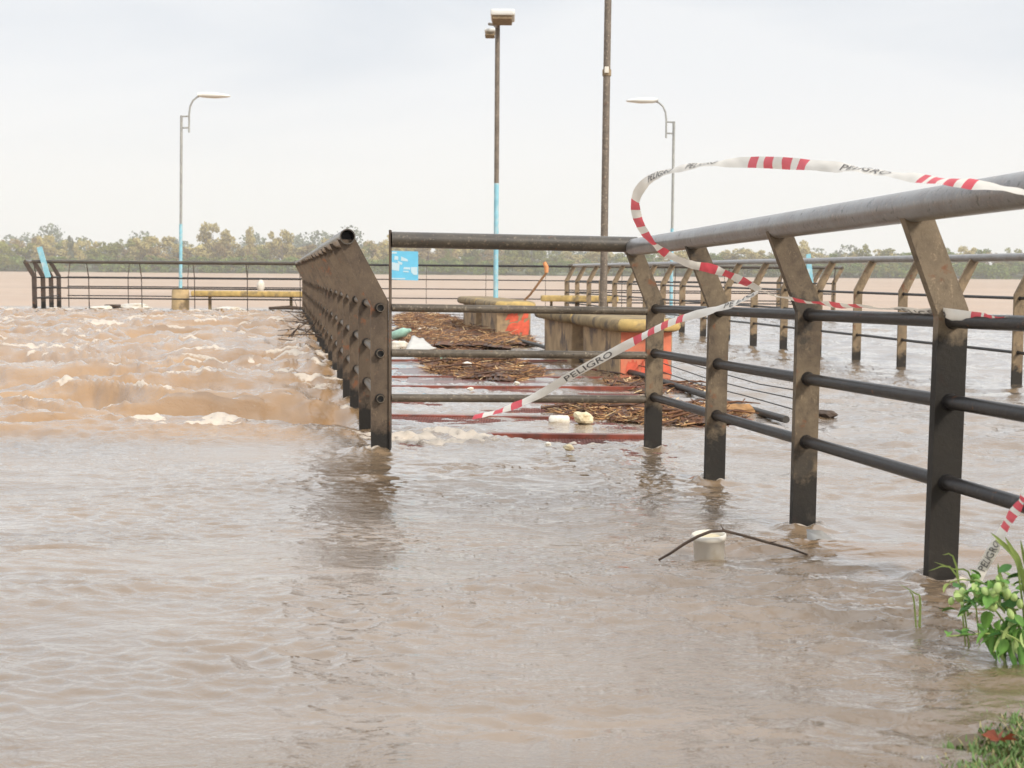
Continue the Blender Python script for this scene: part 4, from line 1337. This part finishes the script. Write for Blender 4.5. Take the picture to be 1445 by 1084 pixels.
# ------------------------------------------------------------------ plant at the right edge
def leaf_mesh(name, ln, wd, m, cup=0.15):
    mb = MB()
    vs_ = []
    n = 6
    for i in range(n + 1):
        t = i / n
        wv = wd * math.sin(math.pi * min(1, t * 0.93 + 0.05)) ** 0.75
        z = -cup * ln * t * t
        vs_ += [(-wv / 2, ln * t, z + cup * wv), (0, ln * t, z), (wv / 2, ln * t, z + cup * wv)]
    fs_ = []
    for i in range(n):
        for k in range(2): fs_.append((i * 3 + k, i * 3 + k + 1, (i + 1) * 3 + k + 1, (i + 1) * 3 + k))
    mb.add(vs_, fs_, 0, True)
    return mb.mesh(name, m)


lv = [leaf_mesh('leaf', 0.045, 0.030, M['leaf'], 0.2), leaf_mesh('leaf', 0.055, 0.034, M['leaf_dark'], 0.1), leaf_mesh('leaf', 0.034, 0.024, M['leaf_pale'], 0.3), leaf_mesh('leaf', 0.07, 0.016, M['leaf'], 0.3), leaf_mesh('leaf', 0.06, 0.014, M['leaf_pale'], 0.3)]
pod_b = MB()
secs = [(0, 0.002), (0.004, 0.008), (0.012, 0.0115), (0.020, 0.0105), (0.026, 0.005), (0.028, 0.001)]
pod_b.tube([(0, 0, -z) for z, _ in secs], [r0 for _, r0 in secs], 10)
pod_me = pod_b.mesh('pod', M['leaf_pale'])
def atp(px, py, y):
    return at(px, py, y * 0.935)


pr = atp(1440, 880, 3.05)
plant = empty('green_plant', (pr.x, pr.y, 0))
tag(plant, 'leafy green plant with pale round pods standing in the water, lower right', 'plant')
o0 = Vector(plant.location)
r_ = random.Random(12)
stems = [[(1445, 930, 3.05), (1440, 890, 3.05), (1425, 850, 3.04), (1395, 826, 3.03), (1360, 818, 3.02), (1340, 822, 3.0)],
         [(1450, 935, 3.02), (1446, 880, 3.0), (1440, 830, 2.98), (1432, 790, 2.98), (1405, 762, 3.0)],
         [(1448, 930, 3.0), (1430, 912, 2.98), (1400, 895, 2.97), (1365, 896, 2.96), (1335, 898, 2.95)],
         [(1470, 930, 2.98), (1466, 860, 2.98), (1455, 820, 2.97), (1440, 800, 2.97)],
         [(1432, 905, 3.02), (1418, 880, 3.0), (1405, 862, 3.0), (1392, 850, 2.99)],
         [(1455, 925, 2.95), (1438, 905, 2.93), (1420, 895, 2.93)]]
for st in stems:
    pts = [atp(*q) - o0 for q in st]
    sm = [catmull(pts, i / 4) for i in range((len(pts) - 1) * 4 + 1)]
    mb = MB(); mb.tube(sm, [0.003 * (1 - 0.6 * i / len(sm)) for i in range(len(sm))], 6)
    mb.build('stem', M['stem'], plant)


def put(me, name, px, py, y, sc, rot):
    p = atp(px, py, y) - o0
    o = link(name, me, plant, p, rot)
    o.scale = (sc * r_.uniform(0.75, 1.1), sc * r_.uniform(0.85, 1.1), sc * r_.uniform(0.9, 1.3))
    return o


# pods and round leaves of the upper cluster
for i in range(18):
    px = r_.gauss(1393, 34); py = 838 + (px - 1393) * -0.05 + r_.gauss(0, 14)
    if px > 1475 or px < 1338: continue
    put(pod_me, 'pod', px, py, r_.uniform(2.93, 3.02), r_.uniform(0.6, 0.9), (R(r_.gauss(0, 35)), R(r_.gauss(0, 25)), 0))
for i in range(88):
    px = r_.gauss(1390, 34); py = 836 + r_.gauss(0, 15)
    if px > 1480 or px < 1335: continue
    put(lv[r_.choice((0, 0, 1, 2, 2))], 'leaf', px, py, r_.uniform(2.94, 3.10), r_.uniform(0.4, 0.72), (R(r_.uniform(-50, 60)), R(r_.gauss(0, 35)), R(r_.uniform(0, 360))))
# lower clump of narrow leaves
for i in range(74):
    px = r_.gauss(1430, 18); py = 893 + r_.gauss(0, 11)
    if px > 1480: continue
    put(lv[r_.choice((3, 3, 4, 0))], 'leaf', px, py, r_.uniform(2.93, 3.03), r_.uniform(0.6, 1.0), (R(r_.uniform(-100, -50)), R(r_.gauss(0, 25)), R(r_.uniform(-50, 50))))
for i in range(9):
    px = 1340 + i * 9 + r_.uniform(-3, 3)
    put(lv[r_.choice((0, 1))], 'leaf', px, 897 + r_.uniform(-5, 3), 2.96, r_.uniform(0.45, 0.8), (R(r_.uniform(-20, 40)), 0, R(r_.uniform(0, 360))))
for i in range(26):
    px = r_.gauss(1440, 14); py = 850 + r_.gauss(0, 24)
    if px > 1480: continue
    put(lv[r_.choice((0, 1, 2, 3))], 'leaf', px, py, r_.uniform(2.95, 3.08), r_.uniform(0.5, 0.9), (R(r_.uniform(-50, 60)), R(r_.gauss(0, 35)), R(r_.uniform(0, 360))))


def blade_path(mb, pts, w0, mi=0):
    P = [Vector(q) for q in pts]
    n = (len(P) - 1) * 4
    vs_ = []
    for i in range(n + 1):
        u = i / 4
        p = catmull(P, u)
        t = (catmull(P, min(len(P) - 1, u + 0.05)) - catmull(P, max(0, u - 0.05))).normalized()
        sd = t.cross(Vector((0.2, 1, 0.1))).normalized() * (w0 * math.sin(math.pi * (0.12 + 0.86 * i / n)) / 2)
        vs_ += [p - sd, p + Vector((0, 0.1 * w0, 0)), p + sd]
    mb.add(vs_, [(i * 3 + k, i * 3 + k + 1, (i + 1) * 3 + k + 1, (i + 1) * 3 + k) for i in range(n) for k in range(2)], mi, True)


for i, (lb, bl) in enumerate((('thin grass stalks arching over the foot of the nearest ramp post', [[(1390, 850, 3.15), (1372, 820, 3.13), (1345, 803, 3.12), (1318, 793, 3.12)], [(1372, 828, 3.14), (1350, 800, 3.12), (1330, 783, 3.12)], [(1380, 826, 3.1), (1350, 812, 3.1), (1310, 806, 3.1)]]),
                              ('pale grass blades poking out of the water left of the plant', [[(1296, 872, 3.25), (1298, 850, 3.24), (1292, 838, 3.24), (1268, 824, 3.24)], [(1298, 880, 3.25), (1299, 855, 3.25), (1297, 842, 3.25)], [(1298, 870, 3.25), (1290, 850, 3.25), (1282, 834, 3.25)]]))):
    P0 = atp(*bl[0][0])
    P0.z = 0
    mb = MB()
    for b_ in bl:
        q = [atp(*x) - P0 for x in b_]
        q[0].z = min(q[0].z, -0.03)
        blade_path(mb, q, 0.004)
    tag(mb.build('grass_stalks', M['stem'], None, P0), lb, 'grass stalks')
P0 = atp(1440, 860, 3.05); P0.z = 0
mb = MB()
for b_ in ([(1450, 900, 3.02), (1448, 840, 3.0), (1436, 790, 3.0), (1412, 764, 3.0), (1398, 752, 3.0)], [(1455, 890, 3.0), (1440, 800, 2.98), (1428, 775, 2.98), (1418, 758, 2.98)],
           [(1440, 890, 3.0), (1422, 850, 3.0), (1412, 815, 3.0), (1408, 795, 3.0)], [(1460, 880, 3.0), (1455, 820, 3.0), (1446, 790, 3.0), (1440, 762, 3.0)]):
    blade_path(mb, [atp(*x) - P0 for x in b_], 0.010)
tag(mb.build('grass_stalks', M['stem'], None, P0), 'long grass blades rising above the leafy plant at the right edge', 'grass stalks')

# ------------------------------------------------------------------ grass on the bank in the lower right corner
gb = MB()
r_ = random.Random(44)
cnt = 0
while cnt < 26000:
    if cnt < 23000:
        x = r_.uniform(0.70, 1.6); y = r_.uniform(1.7, 3.0)
    else:
        x = r_.uniform(-3, 3.5); y = r_.uniform(-1.5, 2.0)
    f = (x - 0.745) * 0.79 - (y - 2.15) * 0.61
    if f < -0.06 + 0.06 * math.sin(x * 23 + y * 17) * r_.random(): continue
    cnt += 1
    z = ground_h(x, y) - 0.005
    h_ = r_.uniform(0.010, 0.028) * (0.6 + min(1, f * 2 + 0.3))
    a_ = r_.uniform(0, 6.28); ln = r_.uniform(0.2, 1.1)
    d = Vector((math.cos(a_) * ln * h_, math.sin(a_) * ln * h_, h_))
    s_ = Vector((-math.sin(a_), math.cos(a_), 0)) * r_.uniform(0.0015, 0.0032)
    c_ = Vector((x, y, z))
    m1 = c_ + d * 0.55 + Vector((0, 0, h_ * 0.12))
    gb.add([c_ - s_, c_ + s_, m1 + s_ * 0.8, m1 - s_ * 0.8, c_ + d], [(0, 1, 2, 3), (3, 2, 4)], 1 if r_.random() < 0.22 else 0)
tag(gb.build('grass', [M['grass'], M['grass_dry']]), 'short green grass on the bank in the lower right corner', kind='stuff')
p = gp(1411, 1044, 0.095)
mb = MB()
for k in range(7):
    a_ = k * 0.9
    mb.add([(0, 0, 0), (0.018 * math.cos(a_), 0.018 * math.sin(a_), 0.012), (0.03 * math.cos(a_ + .2), 0.03 * math.sin(a_ + .2), 0.006), (0.018 * math.cos(a_ + .5), 0.018 * math.sin(a_ + .5), 0.002)], [(0, 1, 2, 3)])
tag(mb.build('dead_leaf', M['red_leaf'], None, p), 'curled red brown dead leaf on the grass in the lower right corner', 'leaf')

# ------------------------------------------------------------------ far bank
bk = MB()
nx = 90
vs_ = []
rows_ = [(0, -0.6), (4, 0.3), (12, 1.0), (40, 1.6), (140, 2.6), (420, 6), (800, 8)]
for j, (dy, z) in enumerate(rows_):
    for i in range(nx + 1):
        x = -700 + 1400 * i / nx
        y = 498 + dy + 5 * math.sin(x * 0.021) + 3 * math.sin(x * 0.057 + 1)
        vs_.append((x, y, z + (0.4 * math.sin(x * 0.09 + j) if j > 1 else 0)))
bk.add(vs_, [(j * (nx + 1) + i, j * (nx + 1) + i + 1, (j + 1) * (nx + 1) + i + 1, (j + 1) * (nx + 1) + i) for j in range(len(rows_) - 1) for i in range(nx)], 0, True)
tag(bk.build('far_bank', simple('far_bank_ground', (0.10, 0.12, 0.05), 0.9, 0.4, 0.05, world=True)), 'low green far bank of the river', kind='structure')


def leaf_cloud(centres, n, size, rs, squash=1.0):
    """leaf clumps: small tilted quads scattered through lobes; centres = (x, y, z, radius)"""
    cs = np.array(centres)
    idx = rs.choice(len(cs), n, p=cs[:, 3] ** 2 / np.sum(cs[:, 3] ** 2))
    d = rs.normal(size=(n, 3)); d /= np.linalg.norm(d, axis=1)[:, None]
    rad = cs[idx, 3] * (0.55 + 0.5 * rs.rand(n))
    c = cs[idx, :3] + d * rad[:, None] * np.array([1, 1, squash])
    a = rs.normal(size=(n, 3)); a /= np.linalg.norm(a, axis=1)[:, None]
    b = np.cross(a, rs.normal(size=(n, 3))); b /= np.linalg.norm(b, axis=1)[:, None]
    s = size * (0.5 + rs.rand(n))[:, None]
    v = np.stack([c - a * s - b * s * .7, c + a * s - b * s * .5, c + a * s * .8 + b * s * .7, c - a * s * .7 + b * s * .6], 1).reshape(-1, 3)
    return v


def quads_mesh(name, v, m):
    me = bpy.data.meshes.new(name)
    nq = len(v) // 4
    me.vertices.add(len(v)); me.vertices.foreach_set('co', v.astype(np.float32).ravel())
    me.loops.add(len(v)); me.loops.foreach_set('vertex_index', np.arange(len(v), dtype=np.int32))
    me.polygons.add(nq); me.polygons.foreach_set('loop_start', np.arange(0, len(v), 4, dtype=np.int32))
    me.update(calc_edges=True)
    me.materials.append(m)
    return me


def crown_v(seed, shape, n=1500):
    """unit crown: about 1 wide (x from -.5 to .5) and 1 high"""
    rs = np.random.RandomState(seed)
    cs = []
    k = 34 if shape != 'sparse' else 22
    for i in range(k):
        t = rs.rand()
        if shape == 'round': z = 0.10 + 0.82 * t; r_max = 0.42 * math.sin(math.pi * min(1, 0.25 + 0.68 * t)) ** 0.7
        elif shape == 'tall': z = 0.10 + 0.84 * t; r_max = 0.38 * (1 - 0.6 * t)
        elif shape == 'sparse': z = 0.22 + 0.70 * t; r_max = 0.40
        else: z = 0.06 + 0.78 * t; r_max = 0.50 * (1 - 0.35 * t)
        a = rs.rand() * 6.28; rr_ = r_max * math.sqrt(rs.rand())
        cs.append((rr_ * math.cos(a), rr_ * math.sin(a), z, rs.uniform(0.07, 0.14) * (0.6 if shape == 'sparse' else 1)))
    return leaf_cloud(cs, n if shape != 'sparse' else int(n * 0.6), 0.02, rs, 0.8), cs


shapes = ['round', 'tall', 'sparse', 'broad', 'round', 'broad']
crowns = []
for i, s_ in enumerate(shapes):
    v, cs = crown_v(100 + i, s_, 2600)
    crowns.append((v, cs, s_))
crown_me = {}
trunk_me = []
for i, (v, cs, s_) in enumerate(crowns):
    for mk in ('f_olive', 'f_green', 'f_tan', 'f_rust', 'f_dark'):
        crown_me[(i, mk)] = quads_mesh('crown', v * 12.0, M[mk])      # modelled at 12 m
    mb = MB()
    mb.tube([(0, 0, -0.5), (0.1, 0, 2.5), (0, 0.1, 5), (0.1, 0, 8)], [0.32, 0.25, 0.18, 0.07], 7)
    for (cx_, cy_, cz_, cr_) in cs[:8]:
        z0 = max(1.5, cz_ * 12 * 0.55)
        mb.tube([(0.05, 0, z0), (cx_ * 6, cy_ * 6, (z0 + cz_ * 12) / 2), (cx_ * 12, cy_ * 12, cz_ * 12)], [0.12, 0.08, 0.03], 5)
    trunk_me.append(mb.mesh('trunk', M['bark']))


def tree(px, top, y, wpx, kind, sh, label, group):
    """tree on the far bank, its top seen at photo pixel (px, top), wpx pixels wide"""
    p = at(px, top, y)
    base_z = 1.2
    hgt = p.z - base_z
    root = empty('bank_tree', (p.x, y, base_z), random.uniform(0, 6.28))
    tag(root, label, 'tree', group)
    wd = wpx / F_PX * y
    sx = wd / 12 * 1.15; sz = hgt / 12 * 1.04
    for me, nm in ((trunk_me[sh], 'trunk'), (crown_me[(sh, kind)], 'crown')):
        o = link(nm, me, root)
        o.scale = (sx, sx, sz) if nm == 'crown' else (min(sx, sz), min(sx, sz), sz)


G = 'trees on the far bank'
special = [
    (62, 328, 36, 'f_tan', 3, 'pale tan tree on the far bank rising behind the leaning blue board'),
    (300, 309, 46, 'f_tan', 3, 'tallest pale tan tree on the far bank right of the pedestal lamp'),
    (352, 322, 22, 'f_tan', 1, 'narrow tan tree on the far bank between two bigger pale trees'),
    (398, 320, 40, 'f_tan', 3, 'broad pale tree on the far bank just left of the pier railing end'),
    (205, 330, 48, 'f_tan', 3, 'broad yellowish tree on the far bank left of the pedestal lamp'),
    (99, 334, 16, 'f_dark', 1, 'dark pointed tree standing by a gap in the far tree line, left'),
    (548, 326, 44, 'f_tan', 5, 'bushy pale tree behind the open pipe end on the left'),
    (637, 325, 18, 'f_olive', 4, 'small round tree top peeking over the entrance barrier'),
    (1128, 336, 40, 'f_tan', 5, 'wide pale tan tree seen between the ramp posts'),
    (1216, 342, 32, 'f_olive', 5, 'round pale green tree between the two nearest ramp posts'),
    (1335, 348, 28, 'f_olive', 5, 'small round green tree top just right of the nearest ramp post'),
    (1366, 344, 34, 'f_tan', 3, 'broad pale tan tree above the right pier railing near the right edge'),
]
for px, top, wpx, kd, sh, lb in special:
    tree(px, top, 512, wpx, kd, sh, lb, G)
tr = random.Random(77)


def top_line(px):
    if px < 480: return 338
    if px < 760: return 336
    return 352


LM = [(0, 'left edge of the picture'), (38, 'far left corner posts'), (62, 'leaning blue board'), (130, 'white floating bag'), (190, 'white floating container'),
      (254, 'pedestal lamp'), (300, 'tallest pale tree'), (352, 'narrow tan tree'), (398, 'broad pale tree'), (430, 'pier railing far end'), (490, 'open pipe end'),
      (548, 'bushy pale tree'), (571, 'blue sign'), (637, 'small round tree top'), (699, 'blue lamp pole'), (770, 'bent rusty pipe'), (851, 'tall dark pole'), (905, 'fourth ramp post'),
      (947, 'left pointing lamp'), (1000, 'third ramp post'), (1070, 'fold of the tape'), (1120, 'second ramp post'), (1146, 'small blue board'), (1182, 'far right corner posts'),
      (1216, 'round pale green tree'), (1300, 'nearest ramp post'), (1366, 'broad pale tan tree'), (1445, 'right edge of the picture')]
used_labels = set()


def where_label(head, px, wp):
    for size in ('', 'wide ' if wp > 34 else 'slim '):
        for d_, (lx, ln) in sorted((abs(px - lx), (lx, ln)) for lx, ln in LM)[:3]:
            rel = 'right above' if d_ < 7 else ('left of' if px < lx else 'right of')
            if d_ >= 7 and d_ < 22: rel = 'just ' + rel
            lb = '%s%s, %s the %s' % (size, head, rel, ln)
            if lb not in used_labels:
                used_labels.add(lb)
                return lb
    return lb


px = -50
while px < 1500:
    hl = top_line(px)
    kd = tr.choice(['f_tan', 'f_rust', 'f_olive', 'f_olive', 'f_tan', 'f_rust'] if px < 700 else ['f_olive', 'f_green', 'f_olive', 'f_tan', 'f_rust'])
    nm = {'f_tan': 'tan', 'f_rust': 'rusty brown', 'f_olive': 'olive green', 'f_green': 'deep green'}[kd]
    wp = tr.uniform(26, 48)
    if not 78 < px < 92:
        tree(px, hl + tr.uniform(-5, 9), tr.uniform(508, 560), wp * 1.2, kd, tr.choice((0, 3, 4, 5, 5, 3)), where_label(nm + ' tree in far tree line', px, wp), 'trees in the far bank tree line')
    px += tr.uniform(13, 22)
px = -50
while px < 1500:
    hl = (361 if px < 760 else 367)
    kd = tr.choice(['f_olive', 'f_green', 'f_green'])
    wp = tr.uniform(26, 46)
    tree(px, hl + tr.uniform(-4, 6), tr.uniform(501, 506), wp, kd, tr.choice((3, 5)),
         where_label('low %s bush by far water edge' % ('olive' if kd == 'f_olive' else 'green'), px, wp), 'low bushy trees at the far water edge')
    px += tr.uniform(20, 32)
# continuous scrub along the water and hazy wood behind
rs = np.random.RandomState(5)
cs = []
for i in range(420):
    x = rs.uniform(-420, 420)
    cs.append((x, 499 + 5 * math.sin(x * 0.021) + 3 * math.sin(x * 0.057 + 1) + rs.uniform(0, 4), rs.uniform(0.6, 4.6), rs.uniform(1.4, 2.8)))
me = quads_mesh('river_scrub', leaf_cloud(cs, 60000, 0.28, rs, 0.75), M['f_green'])
tag(link('river_scrub', me), 'dense green scrub along the far water edge', kind='stuff')
cs = []
for i in range(420):
    x = rs.uniform(-620, 620)
    e = 1.0 if x < 40 else 0.62
    zt = rs.uniform(3, 18 * e + 2 * math.sin(x * 0.043) + 2 * math.sin(x * 0.11))
    cs.append((x, rs.uniform(760, 820), zt, rs.uniform(5, 8)))
me = quads_mesh('distant_wood', leaf_cloud(cs, 60000, 0.75, rs, 0.8), M['f_dark'])
tag(link('distant_wood', me), 'hazy dark wood behind the far bank trees', kind='stuff')

# ------------------------------------------------------------------ haze
hb = MB()
X0, X1, Y0, Y1, ZA, ZB = -900, 900, -120, 1500, -2.0, 60.0
hb.add([(X0, Y0, ZA), (X1, Y0, ZA), (X1, Y1, ZA), (X0, Y1, ZA), (X0, Y0, ZB), (X1, Y0, ZB), (X1, Y1, ZB), (X0, Y1, ZB)],
       [(3, 2, 1, 0), (4, 5, 6, 7), (0, 1, 5, 4), (1, 2, 6, 5), (2, 3, 7, 6), (3, 0, 4, 7)])
hm = bpy.data.materials.new('haze')
hm.use_nodes = True
hm.node_tree.nodes.clear()
ho = hm.node_tree.nodes.new('ShaderNodeOutputMaterial')
hv = hm.node_tree.nodes.new('ShaderNodeVolumePrincipled')
hv.inputs['Color'].default_value = (0.95, 0.96, 0.97, 1)
hv.inputs['Density'].default_value = 0.0005
hm.node_tree.links.new(hv.outputs[0], ho.inputs['Volume'])
tag(hb.build('haze', hm), 'thin pale haze over the river', kind='stuff')
